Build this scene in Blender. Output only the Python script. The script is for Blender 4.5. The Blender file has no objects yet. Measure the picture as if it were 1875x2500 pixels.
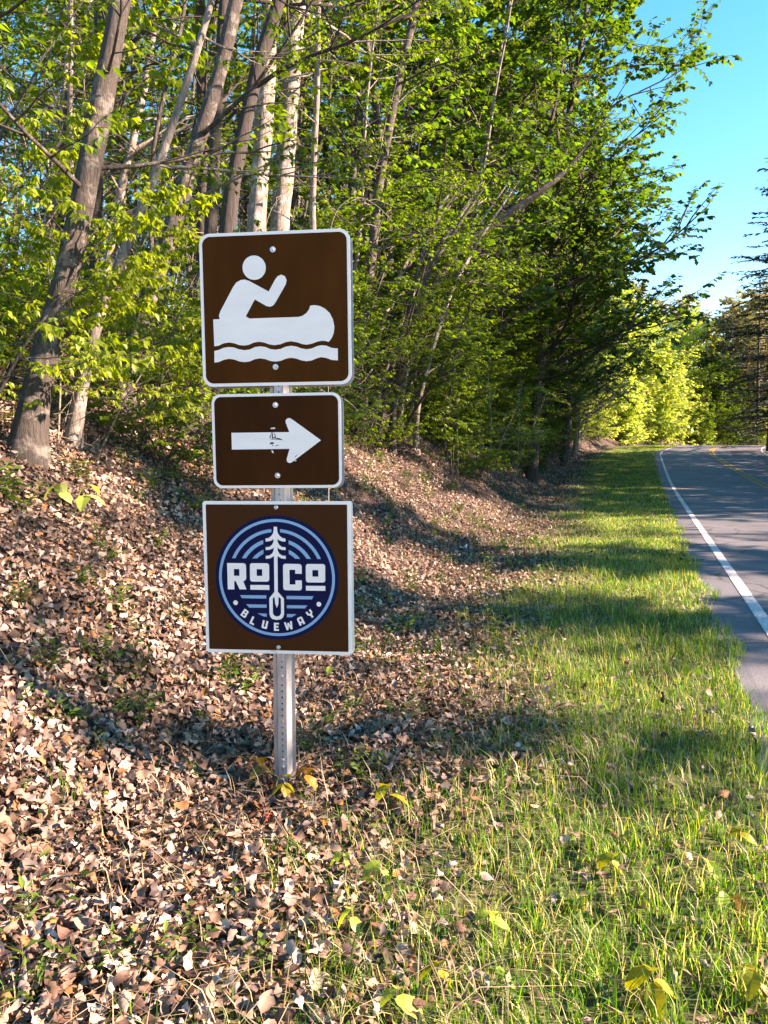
import bpy, math, random
import numpy as np
from mathutils import Vector

# ------------------------------------------------------------------ camera, sky, sun, exposure
scene = bpy.context.scene
R = math.radians
CAM_Z, PITCH, F = 1.42, R(4.87), 1878.0          # F and pixel coordinates below: the 1875 x 2500 photograph
cam_data = bpy.data.cameras.new('camera')
cam_data.sensor_fit = 'VERTICAL'; cam_data.sensor_height = 36.0; cam_data.sensor_width = 27.0
cam_data.lens = F / 2500 * 36; cam_data.clip_end = 3000; cam_data.clip_start = 0.05
cam = bpy.data.objects.new('camera', cam_data); scene.collection.objects.link(cam)
cam.location = (0, 0, CAM_Z); cam.rotation_euler = (math.pi / 2 - PITCH, 0, 0)
scene.camera = cam

SUN_EL = R(27)
SUN_AZ = math.atan2(0.9945, -0.092)               # clockwise from +Y: from the right, level with the sign faces
sun_dir = Vector((math.sin(SUN_AZ) * math.cos(SUN_EL), math.cos(SUN_AZ) * math.cos(SUN_EL), math.sin(SUN_EL)))
world = bpy.data.worlds.new('World'); scene.world = world; world.use_nodes = True
wn = world.node_tree
sky = wn.nodes.new('ShaderNodeTexSky'); sky.sky_type = 'NISHITA'; sky.sun_disc = False
sky.sun_elevation = SUN_EL; sky.sun_rotation = SUN_AZ
sky.air_density = 1.0; sky.dust_density = 0.0; sky.ozone_density = 4.0
bg = wn.nodes['Background']; bg.inputs['Strength'].default_value = 0.102
hsv = wn.nodes.new('ShaderNodeHueSaturation'); hsv.inputs['Hue'].default_value = 0.488; hsv.inputs['Saturation'].default_value = 1.36
wn.links.new(sky.outputs[0], hsv.inputs['Color']); wn.links.new(hsv.outputs[0], bg.inputs['Color'])
sl = bpy.data.lights.new('sun', 'SUN'); sl.energy = 4.6; sl.angle = R(0.53); sl.color = (1.0, 0.99, 0.97)
so = bpy.data.objects.new('sun', sl); scene.collection.objects.link(so)
so.location = (30, -3, 20); so.rotation_euler = sun_dir.to_track_quat('Z', 'Y').to_euler()
vs = scene.view_settings
vs.view_transform = 'Standard'; vs.look = 'None'; vs.exposure = 2.4; vs.gamma = 1.0; vs.use_curve_mapping = False
vs.use_white_balance = True; vs.white_balance_temperature = 10000; vs.white_balance_tint = 38
scene.cycles.max_bounces = 8; scene.cycles.diffuse_bounces = 4; scene.cycles.transmission_bounces = 4
scene.cycles.transparent_max_bounces = 4

# ------------------------------------------------------------------ helpers
COL = scene.collection
rng = np.random.default_rng(7); rnd = random.Random(11)

def tag(o, label=None, cat=None, group=None, kind=None):
    if label: o['label'] = label
    if cat: o['category'] = cat
    if group: o['group'] = group
    if kind: o['kind'] = kind
    return o

def link(o, parent=None):
    COL.objects.link(o)
    if parent is not None: o.parent = parent
    return o

def empty(name, loc=(0, 0, 0), rz=0.0):
    o = bpy.data.objects.new(name, None); o.empty_display_size = 0.1
    o.location = loc; o.rotation_euler = (0, 0, rz)
    return link(o)

def mesh_np(name, verts, faces, mat, smooth=False, attrs=None):
    """faces: list of (m,k) int arrays, or a python list of tuples"""
    me = bpy.data.meshes.new(name)
    if isinstance(faces, list) and faces and isinstance(faces[0], np.ndarray):
        verts = np.asarray(verts, np.float32)
        loops = np.concatenate([f.ravel() for f in faces]).astype(np.int32)
        tot = np.concatenate([np.full(len(f), f.shape[1], np.int32) for f in faces])
        start = np.concatenate([[0], np.cumsum(tot)[:-1]]).astype(np.int32)
        me.vertices.add(len(verts)); me.vertices.foreach_set('co', verts.ravel())
        me.loops.add(len(loops)); me.loops.foreach_set('vertex_index', loops)
        me.polygons.add(len(tot)); me.polygons.foreach_set('loop_start', start); me.polygons.foreach_set('loop_total', tot)
        me.update(calc_edges=True); me.validate()
    else:
        me.from_pydata([tuple(map(float, v)) for v in verts], [], [tuple(map(int, f)) for f in faces]); me.update()
    if smooth:
        me.polygons.foreach_set('use_smooth', np.ones(len(me.polygons), bool))
    for k, (arr, typ) in (attrs or {}).items():
        a = me.attributes.new(k, typ, 'POINT')
        arr = np.asarray(arr, np.float32)
        a.data.foreach_set('color' if typ == 'FLOAT_COLOR' else 'value', arr.ravel())
    if mat is not None: me.materials.append(mat)
    return me

def obj(name, me, parent=None, loc=None):
    o = bpy.data.objects.new(name, me)
    if loc is not None: o.location = loc
    return link(o, parent)

def copy_thing(src, loc, rz=0.0, scale=1.0, label=None, group=None, tilt=(0, 0)):
    c = src.copy(); COL.objects.link(c); c.location = loc
    c.rotation_euler = (tilt[0], tilt[1], rz); c.scale = (scale,) * 3 if not hasattr(scale, '__len__') else scale
    if label: c['label'] = label
    if group: c['group'] = group
    for ch in CH.get(src.name, []):
        d = ch.copy(); COL.objects.link(d); d.parent = c
    return c
CH = {}
def reg(t, *kids): CH[t.name] = list(kids); return t

# ------------------------------------------------------------------ materials
def nodes(name):
    m = bpy.data.materials.new(name); m.use_nodes = True
    nt = m.node_tree
    return m, nt, nt.nodes['Principled BSDF']

def N(nt, typ, **kw):
    n = nt.nodes.new(typ)
    for k, v in kw.items():
        if k in n.inputs: n.inputs[k].default_value = v
        else: setattr(n, k, v)
    return n

def ramp(nt, stops, src=None):
    r = nt.nodes.new('ShaderNodeValToRGB'); e = r.color_ramp.elements
    while len(e) < len(stops): e.new(0.5)
    for i, (p, c) in enumerate(stops):
        e[i].position = p; e[i].color = (*c, 1)
    if src is not None: nt.links.new(src, r.inputs['Fac'])
    return r

def leaf_mat(name, stops, trans=0.5, transcol=None, rough=0.45, objvar=0.25):
    m, nt, b = nodes(name)
    at = N(nt, 'ShaderNodeAttribute', attribute_name='rnd')
    r = ramp(nt, stops, at.outputs['Fac'])
    oi = N(nt, 'ShaderNodeObjectInfo')
    mr = N(nt, 'ShaderNodeMapRange'); mr.inputs['To Min'].default_value = 1 - objvar; mr.inputs['To Max'].default_value = 1 + objvar
    nt.links.new(oi.outputs['Random'], mr.inputs['Value'])
    hs = N(nt, 'ShaderNodeHueSaturation')
    nt.links.new(r.outputs['Color'], hs.inputs['Color']); nt.links.new(mr.outputs[0], hs.inputs['Value'])
    nt.links.new(hs.outputs['Color'], b.inputs['Base Color'])
    b.inputs['Roughness'].default_value = rough
    b.inputs['Specular IOR Level'].default_value = 0.35
    t = N(nt, 'ShaderNodeBsdfTranslucent')
    g = N(nt, 'ShaderNodeMixRGB', blend_type='MULTIPLY'); g.inputs['Fac'].default_value = 1
    g.inputs['Color2'].default_value = (*(transcol or (1.55, 1.6, 0.5)), 1)
    nt.links.new(hs.outputs['Color'], g.inputs['Color1']); nt.links.new(g.outputs[0], t.inputs['Color'])
    mx = N(nt, 'ShaderNodeMixShader'); mx.inputs['Fac'].default_value = trans
    nt.links.new(b.outputs[0], mx.inputs[1]); nt.links.new(t.outputs[0], mx.inputs[2])
    nt.links.new(mx.outputs[0], nt.nodes['Material Output'].inputs['Surface'])
    return m

def bark_mat(name, dark, light, scale=6.0, lichen=None):
    m, nt, b = nodes(name)
    tc = N(nt, 'ShaderNodeTexCoord'); mp = N(nt, 'ShaderNodeMapping'); mp.inputs['Scale'].default_value = (scale, scale, scale * 0.15)
    nt.links.new(tc.outputs['Object'], mp.inputs['Vector'])
    n1 = N(nt, 'ShaderNodeTexNoise', Scale=7.0, Detail=9.0, Roughness=0.75)
    nt.links.new(mp.outputs[0], n1.inputs['Vector'])
    r = ramp(nt, [(0.3, dark), (0.72, light)], n1.outputs['Fac'])
    col = r.outputs['Color']
    if lichen:
        n2 = N(nt, 'ShaderNodeTexNoise', Scale=9.0, Detail=7.0, Roughness=0.7)
        nt.links.new(tc.outputs['Object'], n2.inputs['Vector'])
        rr = ramp(nt, [(0.52, (0, 0, 0)), (0.62, (1, 1, 1))], n2.outputs['Fac'])
        mx = N(nt, 'ShaderNodeMixRGB'); mx.inputs['Color2'].default_value = (*lichen, 1)
        nt.links.new(rr.outputs['Color'], mx.inputs['Fac']); nt.links.new(col, mx.inputs['Color1']); col = mx.outputs[0]
    nt.links.new(col, b.inputs['Base Color']); b.inputs['Roughness'].default_value = 0.9
    bp = N(nt, 'ShaderNodeBump', Strength=1.0, Distance=0.035)
    nt.links.new(n1.outputs['Fac'], bp.inputs['Height']); nt.links.new(bp.outputs[0], b.inputs['Normal'])
    return m

def plain_mat(name, col, rough=0.5, metal=0.0, var=0.12, scale=12.0, streak=1.0, bump=0.0, spec=0.25):
    m, nt, b = nodes(name)
    tc = N(nt, 'ShaderNodeTexCoord'); mp = N(nt, 'ShaderNodeMapping'); mp.inputs['Scale'].default_value = (scale, scale, scale * streak)
    nt.links.new(tc.outputs['Object'], mp.inputs['Vector'])
    n1 = N(nt, 'ShaderNodeTexNoise', Scale=1.0, Detail=5.0, Roughness=0.6); nt.links.new(mp.outputs[0], n1.inputs['Vector'])
    lo = tuple(c * (1 - var) for c in col); hi = tuple(min(1, c * (1 + var)) for c in col)
    r = ramp(nt, [(0.3, lo), (0.7, hi)], n1.outputs['Fac'])
    nt.links.new(r.outputs['Color'], b.inputs['Base Color'])
    b.inputs['Roughness'].default_value = rough; b.inputs['Metallic'].default_value = metal
    b.inputs['Specular IOR Level'].default_value = spec
    if bump:
        bp = N(nt, 'ShaderNodeBump', Strength=bump, Distance=0.01)
        nt.links.new(n1.outputs['Fac'], bp.inputs['Height']); nt.links.new(bp.outputs[0], b.inputs['Normal'])
    return m

G1, G2, G3 = (0.045, 0.105, 0.012), (0.085, 0.165, 0.018), (0.145, 0.235, 0.028)
M = {}
M['leaf'] = leaf_mat('spring_leaf', [(0, G1), (0.5, G2), (1, G3)], 0.5)
M['leaf_lime'] = leaf_mat('lime_leaf', [(0, (0.09, 0.15, 0.012)), (0.5, (0.15, 0.22, 0.018)), (1, (0.22, 0.28, 0.03))], 0.5)
M['leaf_big'] = leaf_mat('maple_leaf', [(0, (0.035, 0.1, 0.016)), (0.6, (0.065, 0.16, 0.024)), (1, (0.115, 0.23, 0.036))], 0.5)
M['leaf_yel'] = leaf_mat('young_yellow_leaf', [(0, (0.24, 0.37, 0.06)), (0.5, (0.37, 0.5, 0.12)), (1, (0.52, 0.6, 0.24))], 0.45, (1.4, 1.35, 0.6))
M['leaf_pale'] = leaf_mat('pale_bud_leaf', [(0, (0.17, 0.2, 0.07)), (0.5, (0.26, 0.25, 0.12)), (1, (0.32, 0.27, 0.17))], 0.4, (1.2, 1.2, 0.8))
M['needle'] = leaf_mat('cedar_needle', [(0, (0.012, 0.028, 0.012)), (0.6, (0.025, 0.05, 0.018)), (1, (0.045, 0.075, 0.025))], 0.12, (1, 1, 0.8), 0.6)
M['herb'] = leaf_mat('herb_leaf', [(0, (0.04, 0.1, 0.016)), (0.5, (0.07, 0.15, 0.025)), (1, (0.13, 0.22, 0.035))], 0.4)
M['grass'] = leaf_mat('grass_blade', [(0, (0.035, 0.125, 0.012)), (0.45, (0.07, 0.21, 0.02)), (0.75, (0.13, 0.3, 0.045)), (0.82, (0.42, 0.37, 0.16)), (1, (0.6, 0.53, 0.33))], 0.45, (1.4, 1.5, 0.5))
M['seed_yel'] = leaf_mat('seedling_yellow', [(0, (0.2, 0.24, 0.02)), (0.5, (0.3, 0.3, 0.03)), (1, (0.42, 0.34, 0.03))], 0.5, (1.4, 1.3, 0.5))
M['seed_org'] = leaf_mat('seedling_orange', [(0, (0.3, 0.13, 0.02)), (1, (0.45, 0.27, 0.04))], 0.45, (1.3, 1.1, 0.6))
M['seed_red'] = leaf_mat('seedling_red', [(0, (0.22, 0.03, 0.025)), (1, (0.36, 0.07, 0.05))], 0.4, (1.2, 1, 0.9))
M['straw'] = leaf_mat('straw', [(0, (0.3, 0.24, 0.13)), (1, (0.5, 0.42, 0.27))], 0.25, (1.1, 1, 0.8))

def litter_mat():
    m, nt, b = nodes('dead_leaf')
    at = N(nt, 'ShaderNodeAttribute', attribute_name='tint')
    tc = N(nt, 'ShaderNodeTexCoord')
    n1 = N(nt, 'ShaderNodeTexNoise', Scale=60.0, Detail=3.0); nt.links.new(tc.outputs['Object'], n1.inputs['Vector'])
    mr = N(nt, 'ShaderNodeMapRange'); mr.inputs['To Min'].default_value = 0.72; mr.inputs['To Max'].default_value = 1.25
    nt.links.new(n1.outputs['Fac'], mr.inputs['Value'])
    hs = N(nt, 'ShaderNodeHueSaturation'); nt.links.new(at.outputs['Color'], hs.inputs['Color']); nt.links.new(mr.outputs[0], hs.inputs['Value'])
    nt.links.new(hs.outputs['Color'], b.inputs['Base Color']); b.inputs['Roughness'].default_value = 0.6
    b.inputs['Specular IOR Level'].default_value = 0.3
    t = N(nt, 'ShaderNodeBsdfTranslucent'); nt.links.new(hs.outputs['Color'], t.inputs['Color'])
    mx = N(nt, 'ShaderNodeMixShader'); mx.inputs['Fac'].default_value = 0.15
    nt.links.new(b.outputs[0], mx.inputs[1]); nt.links.new(t.outputs[0], mx.inputs[2])
    nt.links.new(mx.outputs[0], nt.nodes['Material Output'].inputs['Surface'])
    return m
M['litter'] = litter_mat()
M['bark'] = bark_mat('grey_bark', (0.018, 0.015, 0.012), (0.11, 0.095, 0.08), 6, (0.19, 0.18, 0.155))
M['bark_pale'] = bark_mat('pale_bark', (0.07, 0.06, 0.05), (0.36, 0.32, 0.28), 5, (0.44, 0.41, 0.37))
M['bark_dark'] = bark_mat('dark_bark', (0.02, 0.016, 0.013), (0.08, 0.068, 0.058), 7)
M['twig'] = bark_mat('pale_cane', (0.22, 0.18, 0.14), (0.45, 0.39, 0.32), 10)
M['stick'] = bark_mat('dead_stick', (0.1, 0.08, 0.065), (0.36, 0.31, 0.26), 14)

def ground_mat():
    m, nt, b = nodes('soil_and_thatch')
    at = N(nt, 'ShaderNodeAttribute', attribute_name='green')
    tc = N(nt, 'ShaderNodeTexCoord')
    n1 = N(nt, 'ShaderNodeTexNoise', Scale=28.0, Detail=8.0, Roughness=0.7); nt.links.new(tc.outputs['Object'], n1.inputs['Vector'])
    v = N(nt, 'ShaderNodeTexVoronoi', Scale=16.0); nt.links.new(tc.outputs['Object'], v.inputs['Vector'])
    r1 = ramp(nt, [(0.25, (0.014, 0.01, 0.008)), (0.5, (0.05, 0.033, 0.024)), (0.75, (0.16, 0.11, 0.08))], n1.outputs['Fac'])
    r2 = ramp(nt, [(0.25, (0.018, 0.018, 0.008)), (0.5, (0.05, 0.06, 0.016)), (0.75, (0.14, 0.13, 0.06))], n1.outputs['Fac'])
    mx = N(nt, 'ShaderNodeMixRGB'); nt.links.new(at.outputs['Fac'], mx.inputs['Fac'])
    nt.links.new(r1.outputs['Color'], mx.inputs['Color1']); nt.links.new(r2.outputs['Color'], mx.inputs['Color2'])
    nt.links.new(mx.outputs[0], b.inputs['Base Color']); b.inputs['Roughness'].default_value = 1.0
    bp = N(nt, 'ShaderNodeBump', Strength=0.9, Distance=0.04); nt.links.new(v.outputs['Distance'], bp.inputs['Height'])
    nt.links.new(bp.outputs[0], b.inputs['Normal'])
    return m
def asphalt_mat():
    m, nt, b = nodes('worn_asphalt')
    tc = N(nt, 'ShaderNodeTexCoord')
    n1 = N(nt, 'ShaderNodeTexNoise', Scale=0.7, Detail=5.0); n2 = N(nt, 'ShaderNodeTexNoise', Scale=140.0, Detail=3.0)
    v = N(nt, 'ShaderNodeTexVoronoi', Scale=1.3); v.feature = 'DISTANCE_TO_EDGE'
    n3 = N(nt, 'ShaderNodeTexNoise', Scale=2.5, Detail=4.0)
    for n in (n1, n2, n3): nt.links.new(tc.outputs['Object'], n.inputs['Vector'])
    va = N(nt, 'ShaderNodeMixRGB'); va.inputs['Fac'].default_value = 0.25
    nt.links.new(tc.outputs['Object'], va.inputs['Color1']); nt.links.new(n3.outputs['Color'], va.inputs['Color2'])
    nt.links.new(va.outputs[0], v.inputs['Vector'])
    r1 = ramp(nt, [(0.3, (0.062, 0.07, 0.082)), (0.5, (0.092, 0.1, 0.112)), (0.7, (0.13, 0.138, 0.148))], n1.outputs['Fac'])
    r2 = ramp(nt, [(0.3, (0.55, 0.55, 0.55)), (0.7, (1.4, 1.4, 1.4))], n2.outputs['Fac'])
    r3 = ramp(nt, [(0.0, (0.12, 0.12, 0.12)), (0.018, (1, 1, 1))], v.outputs['Distance'])
    a = N(nt, 'ShaderNodeMixRGB', blend_type='MULTIPLY'); a.inputs['Fac'].default_value = 1
    c = N(nt, 'ShaderNodeMixRGB', blend_type='MULTIPLY'); c.inputs['Fac'].default_value = 0.9
    nt.links.new(r1.outputs[0], a.inputs['Color1']); nt.links.new(r2.outputs[0], a.inputs['Color2'])
    nt.links.new(a.outputs[0], c.inputs['Color1']); nt.links.new(r3.outputs[0], c.inputs['Color2'])
    nt.links.new(c.outputs[0], b.inputs['Base Color']); b.inputs['Roughness'].default_value = 0.72
    bp = N(nt, 'ShaderNodeBump', Strength=0.5, Distance=0.006); nt.links.new(n2.outputs['Fac'], bp.inputs['Height'])
    nt.links.new(bp.outputs[0], b.inputs['Normal'])
    return m
M['ground'] = ground_mat(); M['asphalt'] = asphalt_mat()
M['line_white'] = plain_mat('white_road_paint', (0.5, 0.49, 0.48), 0.7, 0, 0.5, 40, 1)
M['line_yellow'] = plain_mat('yellow_road_paint', (0.5, 0.25, 0.03), 0.7, 0, 0.25, 25, 1)

# ------------------------------------------------------------------ terrain: v runs along the road, u to its left
TH0 = math.atan(0.337)
_s = np.arange(-60, 260, 0.5)
_th = TH0 + np.clip(_s - 50, 0, 75) / 62.0
_dx = np.sin(_th) * 0.5; _dy = np.cos(_th) * 0.5
_i0 = int(np.argmin(abs(_s)))
_px = np.cumsum(_dx) - np.cumsum(_dx)[_i0] + 0.96
_py = np.cumsum(_dy) - np.cumsum(_dy)[_i0]
_zt = np.interp(_s, [-60, -10, 22, 30, 37.5, 48.5, 61, 68, 74, 82, 110, 260], [-1.2, 0, 0, 0.06, 0.32, 0.78, 1.32, 1.52, 1.5, 1.2, -0.6, -6])
_k = np.ones(13) / 13
_zt = np.convolve(np.pad(_zt, 6, mode='edge'), _k, mode='valid')

def sm(a, b, x):
    t = np.clip((x - a) / (b - a), 0, 1); return t * t * (3 - 2 * t)

def foot(v): return np.clip(2.35 + 0.05 * v, 1.9, 4.4)
def zfun(v, u):
    v = np.asarray(v, float); u = np.asarray(u, float)
    z = np.interp(v, _s, _zt)
    t = np.maximum(u - foot(v), 0)
    bank = 0.70 * (np.sqrt(np.minimum(t, 4.5) ** 2 + 0.36) - 0.6) + 0.3 * np.clip(t - 4.5, 0, 12) + 0.12 * np.maximum(t - 16.5, 0)
    bank *= 1 + 0.12 * np.sin(v * 0.33 + 1.2) + 0.08 * np.sin(v * 0.9)
    z = z + np.minimum(bank, 14)
    verge = sm(0.2, 1.2, u) * (1 - sm(0, 3, t)) * (0.02 * np.sin(v * 1.7 + u * 2.1) + 0.015 * np.sin(v * 3.1 - u * 1.3))
    rough = sm(0, 1.0, t) * (0.05 * np.sin(v * 1.9 + u * 1.1) * np.sin(u * 2.3 - v * 0.7) + 0.03 * np.sin(v * 4.3 + 0.6) * np.sin(u * 3.7))
    rt = np.maximum(-6.8 - u, 0)
    right = -0.05 * np.minimum(rt, 2) + 0.16 * np.maximum(rt - 2, 0) * (rt < 14) + 0.16 * 12 * (rt >= 14)
    return z + verge + rough + right

def wpos(v, u, dz=0.0):
    v = np.asarray(v, float); u = np.asarray(u, float)
    x = np.interp(v, _s, _px); y = np.interp(v, _s, _py); th = np.interp(v, _s, _th)
    return np.stack([x - np.cos(th) * u, y + np.sin(th) * u, zfun(v, u) + dz], -1)

_t = np.array([math.sin(TH0), math.cos(TH0)]); _n = np.array([-math.cos(TH0), math.sin(TH0)])
def uv_of(x, y):                                   # straight part of the road only (v < 50)
    dx, dy = x - 0.96, y
    return dx * _t[0] + dy * _t[1], dx * _n[0] + dy * _n[1]
def ground_z(x, y):
    v, u = uv_of(x, y); return float(zfun(v, u))
def ray(px, py):
    cx, cy = (px - 937.5) / F, (1250 - py) / F
    return Vector((cx, math.cos(PITCH) + cy * math.sin(PITCH), -math.sin(PITCH) + cy * math.cos(PITCH)))
def at_depth(px, py, d):                           # a point d metres in front of the camera, in a pixel's direction
    return Vector((0, 0, CAM_Z)) + ray(px, py) * d
def on_ground(px, py):
    r = ray(px, py); t = 1.0; prev = t
    while t < 90:
        p = Vector((0, 0, CAM_Z)) + r * t
        if p.z < ground_z(p.x, p.y): break
        t *= 1.01
    return Vector((p.x, p.y, ground_z(p.x, p.y)))

def grid_mesh(name, vs_, us_, mat, dz=0.0, attr=True, smooth=True):
    V, U = np.meshgrid(vs_, us_, indexing='ij')
    P = wpos(V, U, dz).reshape(-1, 3); nv, nu = V.shape
    i = np.arange(nv * nu).reshape(nv, nu)
    f = np.stack([i[:-1, :-1], i[:-1, 1:], i[1:, 1:], i[1:, :-1]], -1).reshape(-1, 4)
    at = None
    if attr:
        g = (1 - sm(-0.3, 0.8, U - foot(V) + 0.6)) * (U > -7.3) + (U <= -7.3) * (1 - sm(2, 4, -7.3 - U))
        at = {'green': (g.ravel(), 'FLOAT')}
    return mesh_np(name, P, [f], mat, smooth, at)

def spaced(*segs): return np.unique(np.concatenate([np.arange(a, b, s) for a, b, s in segs]))
gv = spaced((-58, -8, 2.5), (-8, 14, 0.2), (14, 70, 0.6), (70, 150, 2.5), (150, 250, 10))
gu = spaced((-300, -60, 40), (-60, -7.6, 3), (-7.6, 0.2, 1.3), (0.2, 9, 0.15), (9, 20, 0.6), (20, 60, 3), (60, 340, 40))
tag(obj('ground', grid_mesh('ground', gv, gu, M['ground'])), 'leaf covered bank and grassy verge rising left of the road', kind='structure')
rv = spaced((-58, 20, 1.0), (20, 130, 0.5), (130, 250, 4))
road = tag(obj('road', grid_mesh('road', rv, np.array([0.24, 0.0, -1.5, -3.05, -4.6, -6.1, -6.45]), M['asphalt'], 0.012, False)),
           'two lane grey asphalt road curving right over a crest', kind='structure')
# ragged asphalt edge towards the grass
ev = np.arange(-6, 60, 0.13); wid = 0.06 + 0.07 * np.abs(np.sin(ev * 2.3) * np.sin(ev * 0.71)) + rng.random(len(ev)) * 0.05
P = np.concatenate([wpos(ev, 0.24 + wid * 0 - 0.002, 0.012), wpos(ev, 0.24 + wid, 0.004)]); k = len(ev); i = np.arange(k - 1)
obj('crumbled_edge', mesh_np('crumbled_edge', P, [np.stack([i, i + k, i + k + 1, i + 1], -1)], M['asphalt']), road)
for nm, us, mat in (('edge_line', (0.0, -0.1), 'line_white'), ('centre_line', (-2.92, -3.02), 'line_yellow'),
                    ('centre_line', (-3.13, -3.23), 'line_yellow'), ('edge_line', (-6.05, -6.165), 'line_white')):
    obj(nm, grid_mesh(nm, rv, np.array(us), M[mat], 0.017, False), road)

# ------------------------------------------------------------------ the sign post
def sign_stuff():
    M['sign_white'] = plain_mat('sign_white_sheeting', (0.97, 0.87, 0.8), 0.38, 0, 0.05, 5, 4)
    M['sign_brown'] = plain_mat('sign_brown_sheeting', (0.082, 0.0215, 0.003), 0.6, 0, 0.22, 7, 0.35, spec=0.06)
    M['sign_dark'] = plain_mat('arrow_brown_sheeting', (0.056, 0.0145, 0.003), 0.6, 0, 0.3, 7, 0.35, spec=0.06)
    M['logo_brown'] = plain_mat('logo_brown_print', (0.074, 0.0215, 0.007), 0.65, 0, 0.1, 7, 1, spec=0.06)
    M['navy'] = plain_mat('navy_print', (0.004, 0.0095, 0.05), 0.4, 0, 0.1, 5, 1, spec=0.06)
    M['sky_blue'] = plain_mat('light_blue_print', (0.165, 0.42, 0.62), 0.4, 0, 0.05, 5, 1)
    M['galv'] = plain_mat('galvanised_steel', (0.42, 0.43, 0.44), 0.45, 0.55, 0.25, 40, 0.2, 0.1)
    M['alu'] = plain_mat('aluminium', (0.36, 0.38, 0.41), 0.5, 0.5, 0.1, 20, 1)
    M['zinc'] = plain_mat('zinc_bolt', (0.5, 0.52, 0.55), 0.35, 0.7, 0.1, 20, 1)
    M['scuff'] = plain_mat('bare_scuff', (0.03, 0.025, 0.022), 0.6, 0, 0.2, 30, 1)
sign_stuff()

base = on_ground(692, 1932)
post = empty('road_sign', base)
tag(post, 'galvanised post carrying brown canoe, arrow and round logo signs beside the verge', 'road sign')
SX = Vector((0.9945, -0.1045, 0.0)); SYv = Vector((0, 0, 1)); SN = Vector((-0.1045, -0.9945, 0.0))   # sign right, up, facing
TILT = R(0.6)

def sol(o, th, off=-1):
    md = o.modifiers.new('thick', 'SOLIDIFY'); md.thickness = th; md.offset = off; return o

POST_TOP = 2.2
def post_mesh():
    # local: x right, y depth (away from the face), z up
    V, Fc = [], []
    pitch = 0.0254; n = int((POST_TOP + 0.3) / pitch); w = 0.0165; rh = 0.0046; prev = None
    z = -0.3
    def add(p): V.append(p); return len(V) - 1
    edge_l, edge_r = [], []
    for k in range(n):
        z0, z1 = z + k * pitch, z + (k + 1) * pitch; zm = (z0 + z1) / 2
        per = [(-w, z0), (0, z0), (w, z0), (w, zm), (w, z1), (0, z1), (-w, z1), (-w, zm)]
        ids = []
        for j, (x, zz) in enumerate(per):
            if prev is not None and j in (0, 1, 2): ids.append(prev[{0: 6, 1: 5, 2: 4}[j]])
            else: ids.append(add((x, 0, zz)))
        hole = [add((rh * math.cos(a), 0, zm + rh * math.sin(a))) for a in [R(225 + 45 * j) for j in range(8)]]
        for j in range(8):
            Fc.append((ids[j], ids[(j + 1) % 8], hole[(j + 1) % 8], hole[j]))
        if k == 0: edge_l.append(ids[0]); edge_r.append(ids[2])
        edge_l += [ids[7], ids[6]]; edge_r += [ids[3], ids[4]]; prev = ids
    for s, e in ((-1, edge_l), (1, edge_r)):
        rows = [e]
        for (x, y) in ((s * 0.027, 0.034), (s * 0.031, 0.038), (s * 0.046, 0.038)):
            rows.append([add((x, y, V[i][2])) for i in e])
        for a, b in zip(rows[:-1], rows[1:]):
            for j in range(len(e) - 1):
                q = (a[j], b[j], b[j + 1], a[j + 1])
                Fc.append(q if s > 0 else q[::-1])
    return mesh_np('post', V, Fc, M['galv'])
ROTZ = math.atan2(SX.y, SX.x)
ch = obj('post', post_mesh(), post); ch.rotation_euler = (0, 0, ROTZ); sol(ch, 0.0035, 1)

def homog(quad):
    """crop pixels -> unit square (u right, v up) for quad TL,TR,BR,BL"""
    src = quad; dst = [(0, 1), (1, 1), (1, 0), (0, 0)]; A = []; bb = []
    for (x, y), (u, v) in zip(src, dst):
        A.append([x, y, 1, 0, 0, 0, -u * x, -u * y]); bb.append(u)
        A.append([0, 0, 0, x, y, 1, -v * x, -v * y]); bb.append(v)
    h = np.append(np.linalg.solve(np.array(A, float), np.array(bb, float)), 1).reshape(3, 3)
    def f(p):
        q = h @ np.array([p[0], p[1], 1.0]); return q[0] / q[2], q[1] / q[2]
    return f

def rrect(x0, y0, x1, y1, r, n=7):
    out = []
    for cx, cy, a0 in ((x1 - r, y1 - r, 0), (x0 + r, y1 - r, 90), (x0 + r, y0 + r, 180), (x1 - r, y0 + r, 270)):
        for k in range(n + 1):
            a = R(a0 + 90 * k / n); out.append((cx + r * math.cos(a), cy + r * math.sin(a)))
    return out
def disc(cx, cy, r, n=48): return [(cx + r * math.cos(2 * math.pi * k / n), cy + r * math.sin(2 * math.pi * k / n)) for k in range(n)]
def area(p): return sum(a[0] * b[1] - b[0] * a[1] for a, b in zip(p, p[1:] + p[:1]))

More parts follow.
